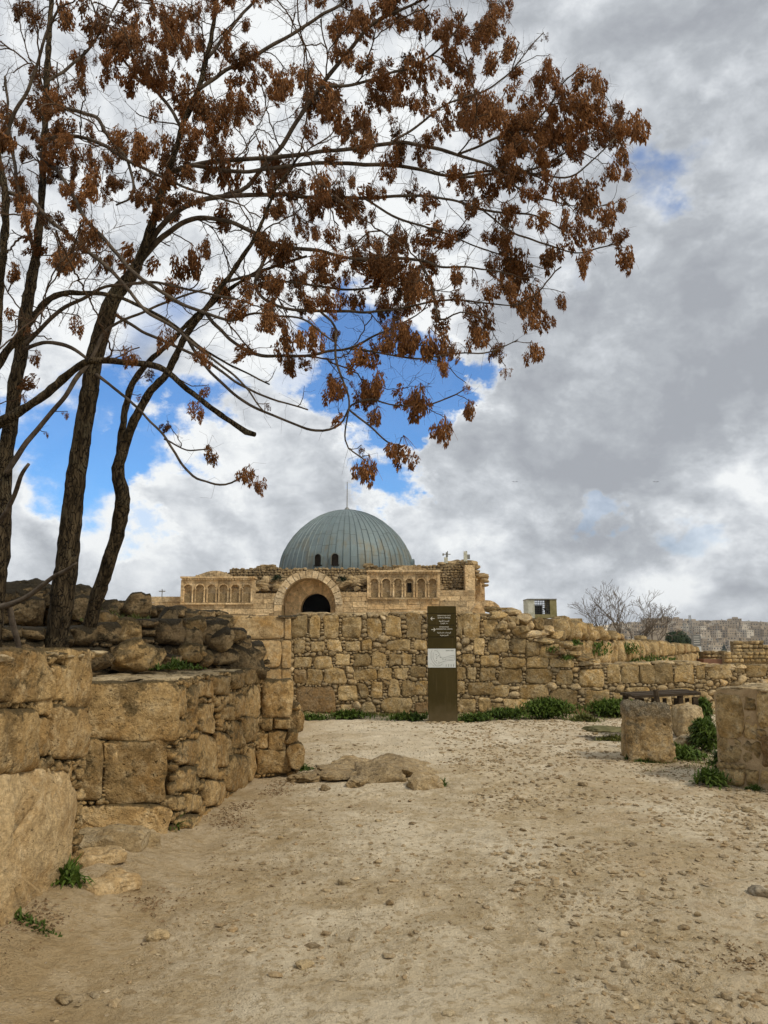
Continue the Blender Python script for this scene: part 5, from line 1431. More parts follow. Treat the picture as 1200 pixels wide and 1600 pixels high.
for px_ in (506, 530.5, 643):
    s_ = max(-1, min(1, (px_ - 541.5) * ds / rp[0])) if px_ < 640 else .985
    aa = -math.pi / 2 + math.asin(s_); nrm = np.array([math.cos(aa), math.sin(aa), 0]); tan = np.array([-nrm[1], nrm[0], 0]); c = np.array([dcx, YD, dz0]) + nrm * (rp[0] + .02)
    w, hh = 5 * ds, 14 * ds; K = 10; mb = MB(); mf = MB()
    pts = [(-w, -.2), (w, -.2)] + [(w * math.cos(t), hh - w + w * math.sin(t)) for t in np.linspace(0, math.pi, K)]
    V = [c + tan * u + np.array([0, 0, v]) + nrm * .12 for u, v in pts] + [c + tan * u + np.array([0, 0, v]) - nrm * 1.5 for u, v in pts]; m = len(pts)
    mb.add(V, [tuple(range(m))] + [(i, (i + 1) % m, m + (i + 1) % m, m + i) for i in range(m)])
    mb.build('window', M['dark'], dome, origin=c)
    for i in range(2, m - 1):
        (u1, v1), (u2, v2) = pts[i], pts[i + 1]; k_ = 1.28
        V = [c + tan * u1 + np.array([0, 0, v1]), c + tan * u2 + np.array([0, 0, v2]), c + tan * u2 * k_ + np.array([0, 0, hh - w + (v2 - hh + w) * k_]), c + tan * u1 * k_ + np.array([0, 0, hh - w + (v1 - hh + w) * k_])]
        mf.add([q + nrm * .18 for q in V] + [q - nrm * .5 for q in V], [(0, 1, 2, 3), (3, 2, 6, 7), (0, 4, 5, 1)])
    for s in (-1, 1):
        V = [c + tan * s * w * a_ + np.array([0, 0, z_]) for a_, z_ in ((1, -.1), (1.28, -.1), (1.28, hh - w), (1, hh - w))]; mf.add([q + nrm * .18 for q in V] + [q - nrm * .5 for q in V], [(0, 1, 2, 3), (3, 2, 6, 7), (0, 4, 5, 1), (1, 5, 6, 2), (0, 3, 7, 4)])
    mf.build('window_frame', M['lead'], dome, origin=c)
mb = MB(); zt_ = dz0 + hp[-1]
mb.tube([(dcx, YD, zt_ - .2), (dcx, YD, zt_ + .15), (dcx, YD, zt_ + .3), (dcx, YD, zt_ + 2.9)], [.45, .22, .06, .04], 8); mb.build('finial', M['greymetal'], dome, True, origin=np.array([dcx, YD, zt_]))

# equipment on the roof and far pole
def roof_unit(px_, py_, label, seed):
    p = at(px_, py_, YF + 2.0); t = thing('roof_camera', label, 'equipment', p)
    mb = MB(); mb.tube([p, p + (0, 0, 1.0)], [.07, .07], 6); mb.build('pole', M['greymetal'], t, origin=p)
    mb = MB()
    if seed == 1:
        mb.box(p[0] - .22, p[0] + .08, p[1] - .2, p[1] - .0, p[2] + .05, p[2] + .55); mb.build('cabinet', M['whitemetal'], t, origin=p)
        mb = MB(); mb.box(p[0] - .35, p[0] + .35, p[1] - .04, p[1] + .04, p[2] + .80, p[2] + .86); mb.box(p[0] - .36, p[0] - .22, p[1] - .1, p[1] + .1, p[2] + .72, p[2] + .9); mb.box(p[0] + .05, p[0] + .12, p[1] - .05, p[1] + .05, p[2] + .6, p[2] + 1.1); mb.build('bracket', M['greymetal'], t, origin=p)
    else:
        mb.box(p[0] - .25, p[0] + .05, p[1] - .2, p[1] - .0, p[2] + .1, p[2] + .95); mb.build('floodlight', M['whitemetal'], t, origin=p)
        mb = MB(); mb.box(p[0] + .06, p[0] + .3, p[1] - .04, p[1] + .1, p[2] + .3, p[2] + .7); mb.build('bracket', M['greymetal'], t, origin=p)


roof_unit(698, 881, 'grey camera pole with a small cabinet on the gatehouse roof, left one', 1); roof_unit(729, 879, 'boxy floodlight on the broken right corner of the gatehouse roof', 2)
p = at(253, 933, 60); t = thing('antenna', 'small cross-shaped pole standing over the low wall left of the gatehouse', 'antenna', p)
mb = MB(); mb.tube([p, p + (0, 0, .62)], [.04, .04], 6); mb.build('pole', M['greymetal'], t, origin=p)
mb = MB(); mb.box(p[0] - .25, p[0] + .25, p[1] - .04, p[1] + .04, p[2] + .42, p[2] + .50); mb.build('crossbar', M['greymetal'], t, origin=p)
for k, (a, b) in enumerate([(432, 910), (534, 910), (430, 912)][:2]):
    weed(a, b, .5, .3, .6, 160, ['shrub growing on the rubble wall left of the portal arch', 'shrub growing on the rubble wall right of the portal arch'][k], 60 + k, 'bush', z=1, Y=YF + 2.1, width=.12, bushy=1.2, cat='shrub', name='shrub')

# ------------------------------------------------------------------ metal box with mesh
YX = 30.0
X = lambda q: at(q, 950, YX)[0]
Zx = lambda q: at(846, q, YX)[2]
bx = thing('equipment_cage', 'metal box with a wire mesh front holding a dark floodlight, standing on the wall', 'equipment box', (X(846), YX, Zx(966)))
bo = np.array(root_loc(bx))
mb = MB(); mb.box(X(824.5), X(835), YX - .05, YX + .9, Zx(966), Zx(937)); mb.build('side_panel', M['whitemetal'], bx, origin=bo)
mb = MB(); mb.box(X(859), X(869.5), YX - .05, YX + .9, Zx(965), Zx(936.5)); mb.build('side_panel', M['olive'], bx, origin=bo)
mb = MB(); mb.box(X(824), X(870), YX - .08, YX + .93, Zx(937) + .002, Zx(935.6)); mb.build('lid', M['greymetal'], bx, origin=bo)
mb = MB(); mb.box(X(835), X(859), YX - .04, YX + .88, Zx(966), Zx(960)); mb.build('base_panel', M['olive'], bx, origin=bo)
mb = MB(); mb.box(X(835.5), X(850), YX + .3, YX + .6, Zx(959), Zx(945)); mb.build('floodlight', M['dark'], bx, origin=bo)
mb = MB()
for k in range(10): x = X(835 + k * 2.66); mb.box(x - .01, x + .01, YX - .03, YX - .01, Zx(960), Zx(938))
for k in range(8): z = Zx(938 + k * 3.1); mb.box(X(835), X(859), YX - .032, YX - .012, z - .01, z + .01)
mb.build('wire_mesh', M['wire'], bx, origin=bo)
mb = MB(); mb.tube([(X(852), YX + .2, Zx(950)), (X(856), YX + .1, Zx(957))], [.04, .04], 6); mb.build('bracket', M['dark'], bx, origin=bo)
# raised ground block it stands on
st = thing('ruined_wall', 'rough stone footing that carries the metal equipment box', 'ruin', (X(846), YX, 0)); po2 = po.copy(); po = np.array(root_loc(st))
ashlars(822, 873, 966.5, 990, 7, YX - .1, st, 77, 9, 16, 'stone', t=1.3); po = po2

# ------------------------------------------------------------------ receding retaining wall on the right
w0_, w1_ = at(868, 1000, 19.5), at(1088, 1010, 46.0)
fw = Frame(w0_[:2], w1_[:2])
if fw.n[1] > 0: fw.n = -fw.n
rt = thing('retaining_wall', 'long wall of narrow upright stones running back to the right towards the city', 'stone wall', (w0_[0], w0_[1], 0))
tops = [fw.px(*q) for q in [(868, 962), (900, 972), (940, 984), (985, 996), (1030, 1003), (1060, 1006), (1088, 1010)]]
TUr = [q[0] for q in tops]; TVr = [q[1] for q in tops]
tpf = lambda u: float(np.interp(u, TUr, TVr))
body(fw, [(u, v - .08) for u, v in tops], .8, .08, M['mortar'], rt, z0=-.3, du=.4, seed=90)
rg = np.random.default_rng(66); z = 0.0; polys = []; cnt = 0; small = MB()
rowz = [0, .8, 1.55, 2.6, 2.7, 2.8, 2.9]
for r_ in range(6):
    u = rg.uniform(0, .3)
    while u < fw.L - .4:
        w = rg.uniform(.16, .34) * (1 + u * .035); tp_ = tpf(u + w / 2) + rg.normal(.0, .07); z0_, z1_ = rowz[r_], min(rowz[r_ + 1], tp_)
        if z1_ - z0_ > .16:
            if z0_ > .2 or r_ > 0 or True:
                pl = np.array([(u, z0_), (u + w * .5, z0_), (u + w * .94, z0_), (u + w * .94, (z0_ + z1_) / 2), (u + w * .94, z1_ - .02), (u + w * .5, z1_ - .02), (u, z1_ - .02), (u, (z0_ + z1_) / 2)]) + rg.normal(0, .025, (8, 2))
                stone(fw, pl, 'stone', M['stone'], rt, .3, rg.uniform(.0, .24), 14, .05, 2000 + cnt, rings=(0, .5, .85, .96, 1.0), power=9); cnt += 1
        u += w
print('retaining', cnt)
for k, (a, b, Y_) in enumerate([(925, 1012, 25), (975, 1012, 30), (1005, 1030, 33), (1022, 1032, 35), (1040, 1033, 38), (985, 1034, 30)]):
    # tufts rooted at the foot or in the joints
    uu_, vv_ = fw.px(a, b); q = fw.w(uu_, vv_, .15); mb = MB(); rgk = np.random.default_rng(800 + k)
    for _ in range(150):
        leaf(mb, q + np.array([rgk.normal(0, .2), rgk.normal(0, .25), rgk.uniform(-.25, .1)]), rgk.uniform(0, 6.28), rgk.uniform(.08, .25), .06, rgk.uniform(.3, 1.2), rgk, 2)
    tag(mb.build('weed_clump', M['weed'], None, False, origin=q), ['green tuft high in the joints of the receding wall, nearest one', 'dark tuft in the face of the receding wall near its middle', 'leafy weed at the foot of the receding wall, left of three', 'leafy weed at the foot of the receding wall, middle of three', 'leafy weed at the foot of the receding wall, right of three', 'small weed at the foot of the receding wall behind the shoulder'][k], 'weed')

# far right: second sign, low walls
YS2 = 46.0
p = at(1091, 1036, YS2)
s2 = thing('sign_pylon', 'distant brown visitor sign with a pale panel at the end of the receding wall', 'sign', (p[0], YS2, 0))
so2 = np.array([p[0], YS2, 0]); hw = at(1100, 1000, YS2)[0] - at(1091, 1000, YS2)[0]; z2 = lambda q: at(1091, q, YS2)[2]
for a, b, mt, nm in [(992, 1009.5, 'greymetal', 'panel'), (1009.8, 1017.8, 'panelwhite', 'map_panel'), (1018, 1040, 'sign', 'panel')]:
    mb = MB(); mb.box(p[0] - hw * .72, p[0] + hw * .72, YS2, YS2 + .2, max(z2(b), -.1), z2(a)); mb.build(nm, M[mt], s2, origin=so2)
for k in range(4):
    mb = MB(); mb.box(p[0] - hw * .5, p[0] + hw * .5, YS2 - .006, YS2 - .001, z2(995.5 + k * 3.5), z2(994.8 + k * 3.5)); mb.build('lettering', M['letter'], s2, origin=so2)
p = at(1080, 1035, 47); mb = MB(); mb.box(p[0] - .5, p[0] + .45, 47, 48, -.1, at(1080, 1020, 47)[2]); tag(mb.build('plinth', M['sign'], None, origin=p), 'dark brown low box standing just left of the distant sign', 'plinth')


def far_wall(x0, x1, yt, yb, Y, label, seed, mat='stone', h=6, base=None, irregular=True):
    global po
    t = thing('stone_wall', label, 'stone wall', (FX((x0 + x1) / 2, Y), Y, 0)); sv = po.copy(); po = np.array(root_loc(t))
    f_ = Frame((at(x0, 1000, Y)[0], Y), (at(x1, 1000, Y)[0], Y)); rgx = np.random.default_rng(seed)
    body(f_, [(0, f_.px(x0, yt)[1] - .05), (f_.L, f_.px(x1, yt)[1] - .05)], .8, .05, M['mortar'], t, z0=-.3, du=.5, seed=seed)
    y = yt; k = 0
    while y < yb - 1:
        x = x0 + rgx.uniform(-3, 0)
        while x < x1:
            w = h * rgx.uniform(1.0, 2.0)
            if not (irregular and y == yt and rgx.random() < .25):
                pl = np.array([f_.px(a, b) for a, b in quad((x, y, min(x + w * .96, x1 + 1), y + h * .96), rgx, .1)])
                stone(f_, pl, 'stone', M[mat], t, .3, .08, 14, .03, seed * 50 + k, rings=(0, .5, .85, 1.), power=4); k += 1
            x += w
        y += h * rgx.uniform(.95, 1.05)
    po = sv
    return t


far_wall(1102, 1136, 1017, 1030, 44, 'short pale block wall with a reddish base beside the distant sign', 5, h=5.5)
p = at(1119, 1036, 43.9); mb = MB(); mb.box(at(1100, 1036, 43.6)[0], at(1137, 1036, 43.6)[0], 43.6, 44.6, -.1, at(1119, 1030, 43.6)[2]); tag(mb.build('plinth', M['pinkwall'], None, origin=p), 'long low reddish stone base under the short pale block wall', 'plinth')
far_wall(1136, 1235, 1018, 1034, 42, 'ruined stone wall at the right edge below the city, lower courses', 6, h=5.6)
far_wall(1150, 1192, 1001, 1017, 43, 'raised broken wall section at the right edge in front of the city', 7, h=6)
far_wall(1186, 1240, 1008, 1018, 43.4, 'lower continuation of the raised broken wall at the photo edge', 9, h=6)
# terrace edge stones beyond the back wall at the far right
for k, (a, b, s_, Y_) in enumerate([(1112, 1046, .35, 17.6), (1150, 1050, .3, 17.3), (1185, 1050, .35, 17.0), (1130, 1054, .25, 16.9)]):
    p = at(a, b, Y_); v, f = lump(p, (s_, .35, .12), 3, .2, 950 + k, .3 * k, .5)
    tag(mk('rock', v, f, M['rock'], None, True, origin=p), ['flat pale rock on the wall top where it meets the far right ruins', 'rounded pale rock on the far right stretch of the long wall', 'tan rock on the long wall at the photo edge', 'small pale rock behind the right wall end'][k], 'rock')

# ------------------------------------------------------------------ trees
def smooth_path(P, step):
    P = np.asarray(P, float); n = len(P)
    Q = np.vstack([2 * P[0] - P[1], P, 2 * P[-1] - P[-2]]); out = []
    for i in range(n - 1):
        p0, p1, p2, p3 = Q[i], Q[i + 1], Q[i + 2], Q[i + 3]; L = np.linalg.norm(p2[:3] - p1[:3]); m = max(int(L / step), 1)
        for t in np.arange(m) / m:
            out.append(.5 * ((2 * p1) + (-p0 + p2) * t + (2 * p0 - 5 * p1 + 4 * p2 - p3) * t * t + (-p0 + 3 * p1 - 3 * p2 + p3) * t ** 3))
    out.append(P[-1])
    return np.array(out)


# traced limbs: (tree, [(px,py,width_px)...], distance at start, distance at end)
LIMBS = [
 ('B', 'trunk', [(84, 1030, 44), (88, 1010, 41), (98, 930, 40), (108, 850, 38), (118, 750, 35), (133, 650, 32), (148, 560, 30), (165, 500, 32), (178, 465, 28), (205, 430, 24), (225, 390, 18), (245, 330, 16), (262, 270, 14), (285, 200, 12), (310, 140, 11), (325, 80, 10), (335, 30, 8), (345, -60, 6), (360, -160, 4)], 7.3, 6.6),
 ('B', 'stem', [(122, 1025, 26), (133, 1000, 24), (150, 940, 24), (170, 880, 24), (185, 822, 25), (191, 780, 27), (184, 740, 22), (190, 705, 20), (210, 655, 17), (237, 610, 15), (262, 580, 14), (290, 525, 12), (318, 485, 11), (352, 440, 10), (385, 392, 9), (410, 350, 7), (430, 300, 6), (470, 240, 5)], 7.6, 6.2),
 ('B', 'branch', [(186, 735, 15), (187, 700, 14), (195, 645, 13), (207, 600, 12), (228, 570, 11), (262, 540, 10), (295, 505, 9), (335, 470, 8), (375, 440, 7), (430, 415, 6), (480, 400, 5)], 7.5, 6.8),
 ('A', 'trunk', [(-12, 1040, 36), (-8, 950, 32), (2, 850, 31), (6, 750, 28), (14, 680, 25), (24, 600, 25), (33, 545, 24), (42, 480, 22), (50, 430, 20), (58, 385, 17), (66, 300, 14), (70, 200, 13), (74, 100, 12), (78, 20, 11), (84, -90, 8)], 6.9, 6.9),
 ('A', 'stem', [(-14, 700, 24), (-10, 580, 22), (-4, 480, 18), (2, 420, 15), (9, 350, 14), (8, 300, 14), (-4, 230, 12), (-10, 150, 10), (-20, 40, 8)], 6.6, 6.2),
 ('A', 'branch', [(-20, 672, 21), (0, 660, 20), (37, 639, 18), (73, 614, 17), (106, 588, 15), (132, 568, 14), (158, 563, 13), (198, 566, 12), (238, 571, 13), (264, 583, 12), (293, 608, 11), (330, 638, 11), (367, 664, 11), (385, 675, 12), (399, 679, 9)], 6.3, 5.6),
 ('A', 'branch', [(10, 740, 11), (22, 720, 11), (60, 665, 10), (100, 620, 9), (125, 585, 9), (143, 560, 8), (160, 525, 7), (185, 505, 6), (240, 480, 5), (320, 450, 4)], 6.8, 6.9),
 ('A', 'branch', [(30, 560, 10), (37, 547, 8), (66, 535, 8), (95, 538, 8), (117, 547, 7), (134, 560, 6)], 6.9, 6.6),
 ('A', 'branch', [(-6, 575, 16), (10, 550, 15), (35, 520, 14), (65, 480, 13), (95, 460, 12), (120, 457, 10), (152, 458, 9), (200, 470, 7), (260, 500, 6), (310, 540, 5), (370, 575, 4), (420, 600, 3)], 6.6, 5.6),
 ('A', 'branch', [(30, 545, 10), (60, 520, 8), (90, 490, 8), (130, 470, 7), (165, 450, 6), (230, 440, 6), (300, 455, 5), (370, 470, 5)], 6.9, 6.3),
 ('A', 'branch', [(10, 300, 9), (50, 310, 9), (70, 335, 8), (110, 370, 8), (165, 415, 8), (195, 445, 7), (225, 480, 7), (280, 520, 6), (330, 560, 5), (380, 600, 4), (410, 640, 3)], 6.4, 5.4),
 ('A', 'branch', [(60, 240, 8), (100, 280, 8), (135, 340, 8), (175, 385, 8), (215, 430, 8), (280, 470, 7), (350, 498, 6), (400, 490, 5), (470, 500, 4), (520, 530, 3)], 6.7, 5.3),
 ('A', 'branch', [(70, 185, 8), (90, 172, 8), (115, 170, 8), (150, 185, 8), (168, 210, 7), (200, 250, 6), (205, 300, 5), (180, 320, 4)], 6.8, 6.3),
 ('A', 'branch', [(60, 230, 8), (80, 215, 8), (120, 212, 8), (160, 225, 8), (200, 250, 7), (250, 275, 6), (310, 300, 5), (370, 320, 4)], 6.8, 6.0),
 ('A', 'branch', [(70, 130, 7), (110, 100, 6), (150, 60, 5), (180, 10, 4), (200, -40, 3)], 6.9, 7.4),
 ('A', 'branch', [(2, 240, 8), (20, 180, 8), (50, 130, 7), (70, 60, 6), (95, 10, 5)], 6.4, 6.0),
 ('A', 'branch', [(55, 400, 9), (40, 340, 8), (25, 270, 7), (15, 200, 6), (10, 120, 5)], 6.9, 7.6),
 ('A', 'branch', [(-5, 950, 12), (15, 945, 12), (30, 940, 10), (60, 922, 9), (90, 900, 8), (105, 893, 9), (121, 880, 3)], 6.4, 6.0),
 ('A', 'branch', [(14, 945, 10), (20, 970, 11), (28, 1000, 10), (30, 1020, 9)], 6.4, 6.5),
 ('A', 'branch', [(-6, 820, 11), (8, 800, 9), (22, 765, 9), (30, 745, 8), (44, 726, 6)], 6.6, 6.3),
 ('B', 'branch', [(205, 428, 14), (230, 395, 12), (262, 365, 11), (300, 342, 10), (350, 345, 9), (395, 362, 9), (430, 380, 8), (470, 388, 8), (520, 396, 7), (571, 404, 7), (657, 408, 6), (690, 418, 5), (737, 418, 4), (800, 430, 3)], 7.1, 6.0),
 ('B', 'branch', [(230, 385, 12), (265, 340, 11), (300, 318, 10), (350, 306, 10), (400, 304, 9), (450, 306, 8), (500, 309, 8), (571, 311, 7), (640, 305, 6), (700, 312, 5), (756, 330, 5), (828, 337, 4), (880, 360, 3)], 7.0, 6.0),
 ('B', 'branch', [(262, 270, 11), (300, 258, 10), (350, 250, 10), (400, 247, 9), (450, 243, 9), (500, 237, 8), (547, 232, 8), (609, 224, 8), (666, 228, 8), (714, 242, 7), (766, 259, 6), (795, 285, 5), (823, 304, 4), (875, 318, 3)], 6.9, 5.8),
 ('B', 'branch', [(300, 258, 9), (370, 268, 8), (430, 262, 8), (500, 254, 8), (595, 257, 8), (657, 266, 7), (709, 274, 6), (795, 271, 5), (842, 261, 4), (880, 238, 4), (910, 215, 3), (955, 190, 3)], 6.8, 6.1),
 ('B', 'branch', [(709, 274, 5), (770, 268, 5), (842, 274, 4), (890, 277, 4), (925, 252, 3), (960, 215, 3)], 6.3, 5.7),
 ('B', 'branch', [(350, 305, 9), (385, 290, 9), (430, 235, 9), (470, 180, 9), (500, 137, 9), (547, 78, 8), (585, 35, 7), (642, 8, 5), (690, -20, 4)], 6.8, 6.3),
 ('B', 'branch', [(310, 140, 8), (350, 110, 8), (400, 85, 8), (450, 57, 7), (500, 24, 7), (540, -2, 6), (590, -50, 4)], 6.7, 6.8),
 ('B', 'branch', [(325, 90, 7), (350, 60, 7), (380, 20, 6), (420, -20, 5), (450, -70, 4)], 6.7, 7.3),
 ('B', 'branch', [(285, 200, 8), (250, 150, 7), (215, 120, 6), (180, 70, 5), (150, 20, 4), (130, -40, 3)], 6.8, 7.4),
 ('B', 'branch', [(500, 137, 7), (560, 130, 6), (610, 115, 5), (660, 95, 5), (700, 60, 4), (730, 20, 3)], 6.4, 6.6),
 ('B', 'branch', [(609, 224, 6), (660, 190, 5), (700, 160, 4), (760, 140, 4), (800, 110, 3), (850, 50, 2)], 6.3, 6.6),
 ('B', 'branch', [(714, 242, 5), (770, 220, 5), (820, 200, 4), (860, 165, 4), (880, 130, 3), (905, 105, 2)], 6.1, 5.7),
 ('B', 'branch', [(430, 380, 7), (410, 410, 7), (400, 450, 7), (430, 480, 6), (500, 486, 6), (595, 488, 5), (640, 480, 4), (700, 470, 4), (770, 476, 3), (810, 480, 2)], 6.7, 5.9),
 ('B', 'branch', [(657, 410, 5), (675, 451, 5), (690, 500, 4), (720, 490, 3), (760, 500, 2)], 6.3, 5.8),
 ('B', 'branch', [(318, 485, 8), (360, 530, 7), (400, 555, 7), (450, 556, 6), (500, 552, 6), (547, 545, 5), (595, 522, 4), (640, 500, 3), (670, 480, 2)], 7.0, 6.0),
 ('B', 'branch', [(500, 486, 5), (522, 510, 5), (528, 570, 5), (545, 617, 4), (543, 689, 3), (562, 712, 3), (575, 722, 2)], 6.5, 5.9),
 ('B', 'branch', [(290, 525, 7), (330, 580, 6), (370, 620, 6), (430, 650, 5), (490, 674, 5), (528, 662, 4), (550, 630, 4), (580, 622, 4), (609, 632, 3), (657, 636, 3), (704, 622, 3), (730, 605, 2)], 7.0, 5.9),
 ('B', 'branch', [(545, 640, 4), (571, 660, 4), (604, 689, 3), (625, 695, 2)], 6.2, 6.0),
 ('B', 'branch', [(547, 545, 5), (600, 552, 4), (650, 562, 4), (714, 556, 3), (766, 551, 3), (812, 530, 2)], 6.3, 5.7),
 ('B', 'branch', [(150, 585, 8), (165, 597, 6), (190, 616, 6), (220, 640, 5), (257, 686, 5), (293, 737, 5), (319, 753, 4), (352, 758, 4), (376, 747, 3)], 7.0, 6.2),
 ('B', 'branch', [(257, 686, 4), (285, 702, 3), (310, 704, 3), (325, 702, 2)], 6.7, 6.4),
 ('B', 'branch', [(165, 480, 9), (190, 500, 7), (230, 520, 6), (300, 550, 6), (360, 590, 5), (420, 620, 4), (480, 640, 3)], 7.1, 6.2),
 ('B', 'branch', [(352, 440, 7), (400, 430, 6), (450, 440, 5), (510, 450, 5), (570, 450, 4), (620, 440, 3)], 6.7, 6.7),
 ('B', 'branch', [(756, 330, 4), (800, 360, 4), (850, 380, 4), (900, 395, 3), (940, 388, 3), (970, 380, 2)], 6.1, 5.8),
 ('B', 'branch', [(571, 311, 5), (620, 340, 5), (680, 360, 4), (730, 380, 3), (790, 400, 3), (850, 420, 2)], 6.4, 6.4),
]


def limb_world(tr, pts, d0, d1):
    n = len(pts); s = np.concatenate([[0], np.cumsum([math.hypot(pts[i + 1][0] - pts[i][0], pts[i + 1][1] - pts[i][1]) for i in range(n - 1)])]); s /= s[-1]
    out = []
    for (px_, py_, w), t in zip(pts, s):
        d = d0 + (d1 - d0) * t; p = at(px_, py_, d); out.append((*p, w * .5 / F * d * (.88 if w > 18 else .82)))
    return np.array(out)


treeA = thing('tree', 'brown seed-laden tree at the far left edge, limbs crossing before the other trunks', 'tree', (*at(-8, 1030, 6.9)[:2], ZT - .1), 'leafless trees with brown seed clusters')
treeB = thing('tree', 'large leafless tree with two leaning trunks and wide boughs of brown seeds', 'tree', (*at(95, 1030, 7.3)[:2], ZT - .1), 'leafless trees with brown seed clusters')
TREE = {'A': treeA, 'B': treeB}
nodes = []      # x y z, dir, radius, tree, px, py
for tr_, nm, pts, d0, d1 in LIMBS:
    W3 = smooth_path(limb_world(tr_, pts, d0, d1), .05)
    k3 = W3[:, :3]
    big = W3[0, 3] > .035
    wob = np.stack([fbm(k3 * 3 + 5, 2, 1), fbm(k3 * 3 + 15, 2, 2), fbm(k3 * 3 + 25, 2, 3)], -1) * (.010 if big else .018)
    wob *= np.minimum(np.arange(len(W3)) / 4, 1)[:, None]
    W3[:, :3] += wob
    W3[:, 3] *= 1 + .05 * fbm(k3 * 6, 2, 4)
    mb = MB(); mb.tube(W3[:, :3], np.maximum(W3[:, 3], .0035), 14 if big else 8)
    if big:
        V = mb.v[0]; V += (fbm(V * 18, 3, 9) * .006)[:, None] * np.array([1, 1, 0])
    mb.build(nm, M['bark'] if big else M['bark_pale'], TREE[tr_], True, origin=W3[0, :3])
    dirs = np.gradient(W3[:, :3], axis=0); dirs /= np.linalg.norm(dirs, axis=1)[:, None]
    for i in range(0, len(W3), 2):
        if W3[i, 3] < .06 and W3[i, 2] > 2.2: nodes.append((*W3[i, :3], *dirs[i], W3[i, 3], 0 if tr_ == 'A' else 1))
NODE = np.array(nodes)


def to_px(P):
    P = np.atleast_2d(P); r = P[:, :3] - (0, 0, CZ); c, s = math.cos(PITCH), math.sin(PITCH)
    dep = r[:, 1] * c + r[:, 2] * s; up = -r[:, 1] * s + r[:, 2] * c
    return np.stack([600 + F * r[:, 0] / dep, 800 - F * up / dep], -1)


NPX = to_px(NODE)
C8 = [(600, 5, 30), (870, 240, 66), (900, 270, 45), (740, 235, 60), (690, 300, 55), (620, 150, 55), (560, 200, 60), (1020, 410, 62), (975, 345, 38), (1000, 500, 44), (1010, 570, 28), (930, 440, 50), (860, 370, 60), (760, 420, 70), (700, 400, 55), (880, 640, 70), (950, 700, 50), (990, 670, 34), (1010, 840, 52), (975, 785, 32), (870, 850, 42), (750, 830, 55),
      (850, 760, 60), (910, 770, 38), (720, 700, 45), (660, 880, 60), (800, 980, 32), (710, 960, 55), (740, 1050, 42), (690, 1050, 42), (640, 980, 45), (530, 1030, 62), (490, 1010, 50), (550, 950, 38), (510, 1100, 42), (590, 1150, 38), (697, 1150, 46), (610, 1215, 20), (380, 1130, 60), (405, 1200, 38), (440, 1150, 34), (380, 1050, 45), (330, 1310, 60),
      (290, 1300, 40), (410, 1400, 48), (490, 1340, 44), (480, 1270, 25), (275, 1470, 54), (160, 1530, 48), (135, 1475, 22), (190, 1360, 40), (150, 1300, 35), (60, 1370, 28), (190, 1250, 45), (130, 1170, 50), (290, 1100, 40), (320, 950, 40), (430, 780, 50), (480, 760, 38), (540, 770, 30), (380, 750, 60), (250, 790, 40), (200, 870, 50), (120, 830, 50), (60, 900, 40),
      (30, 980, 40), (300, 620, 40), (350, 640, 40), (500, 660, 50), (570, 590, 50), (600, 460, 60), (420, 390, 55), (340, 200, 60), (280, 190, 40), (460, 110, 40), (430, 50, 40), (100, 420, 50), (150, 450, 42), (50, 350, 60), (120, 60, 40), (60, 620, 40), (100, 700, 35), (820, 620, 45), (640, 250, 40), (520, 130, 40), (800, 300, 55), (950, 560, 40), (800, 720, 45), (600, 800, 40), (260, 420, 40),
      (340, 350, 45), (480, 300, 45), (540, 360, 45), (660, 480, 50), (730, 520, 50), (780, 590, 45), (440, 560, 35), (220, 560, 35), (160, 300, 40), (230, 260, 40), (410, 150, 40), (480, 220, 45), (620, 680, 40), (680, 620, 40), (560, 860, 38), (600, 930, 38), (450, 900, 35), (220, 980, 40), (120, 980, 40), (210, 1120, 35), (50, 1090, 35), (60, 1250, 35), (740, 120, 16), (700, 150, 16)]
C6 = [(555, 195, 38), (330, 65, 45), (840, 430, 42), (710, 500, 34), (890, 615, 42), (1060, 700, 48), (1100, 745, 40), (145, 320, 42), (285, 455, 20), (200, 540, 18), (530, 50, 32), (700, 110, 42), (870, 200, 50), (880, 350, 34), (1145, 420, 24), (1040, 180, 60), (1130, 50, 60), (600, 380, 18), (640, 270, 32), (100, 380, 26)]
C7 = [(470, 200, 72), (400, 240, 52), (340, 220, 52), (520, 170, 40), (600, 280, 62), (650, 330, 52), (560, 280, 50), (700, 370, 42), (760, 230, 52), (800, 240, 42), (880, 260, 52), (1000, 290, 62), (1080, 350, 52), (1130, 420, 46), (850, 480, 60), (720, 530, 60), (650, 540, 32), (830, 560, 50), (900, 520, 50), (700, 900, 62), (760, 960, 52), (840, 950, 52), (900, 1050, 52), (970, 1030, 50),
      (600, 800, 60), (430, 800, 47), (880, 790, 60), (870, 650, 32), (700, 680, 50), (1020, 560, 60), (1080, 640, 60), (1000, 850, 42), (1150, 800, 60), (0, 400, 50), (20, 350, 42), (70, 380, 30), (130, 760, 36), (330, 790, 34), (380, 70, 60), (300, 60, 50), (200, 40, 60), (540, 890, 42), (450, 100, 50), (560, 60, 40), (120, 60, 40), (60, 20, 40), (650, 760, 45), (960, 400, 40), (1050, 480, 40), (940, 700, 35)]
CL = [(500 + a / 2.105, b / 2.105, r_ / 2.105) for a, b, r_ in C8] + [(a / 2.727, 480 + b / 2.727, r_ / 2.727) for a, b, r_ in C6] + [(a / 2, b / 2, r_ / 2) for a, b, r_ in C7]
# the thinner clusters deeper in the crown
rg = np.random.default_rng(2024)
crown = np.array([(-60, -80), (780, -80), (820, 60), (900, 110), (985, 190), (975, 290), (940, 380), (860, 430), (800, 500), (720, 580), (650, 620), (560, 640), (430, 590), (350, 560), (250, 560), (130, 520), (60, 560), (0, 600), (-60, 600)])


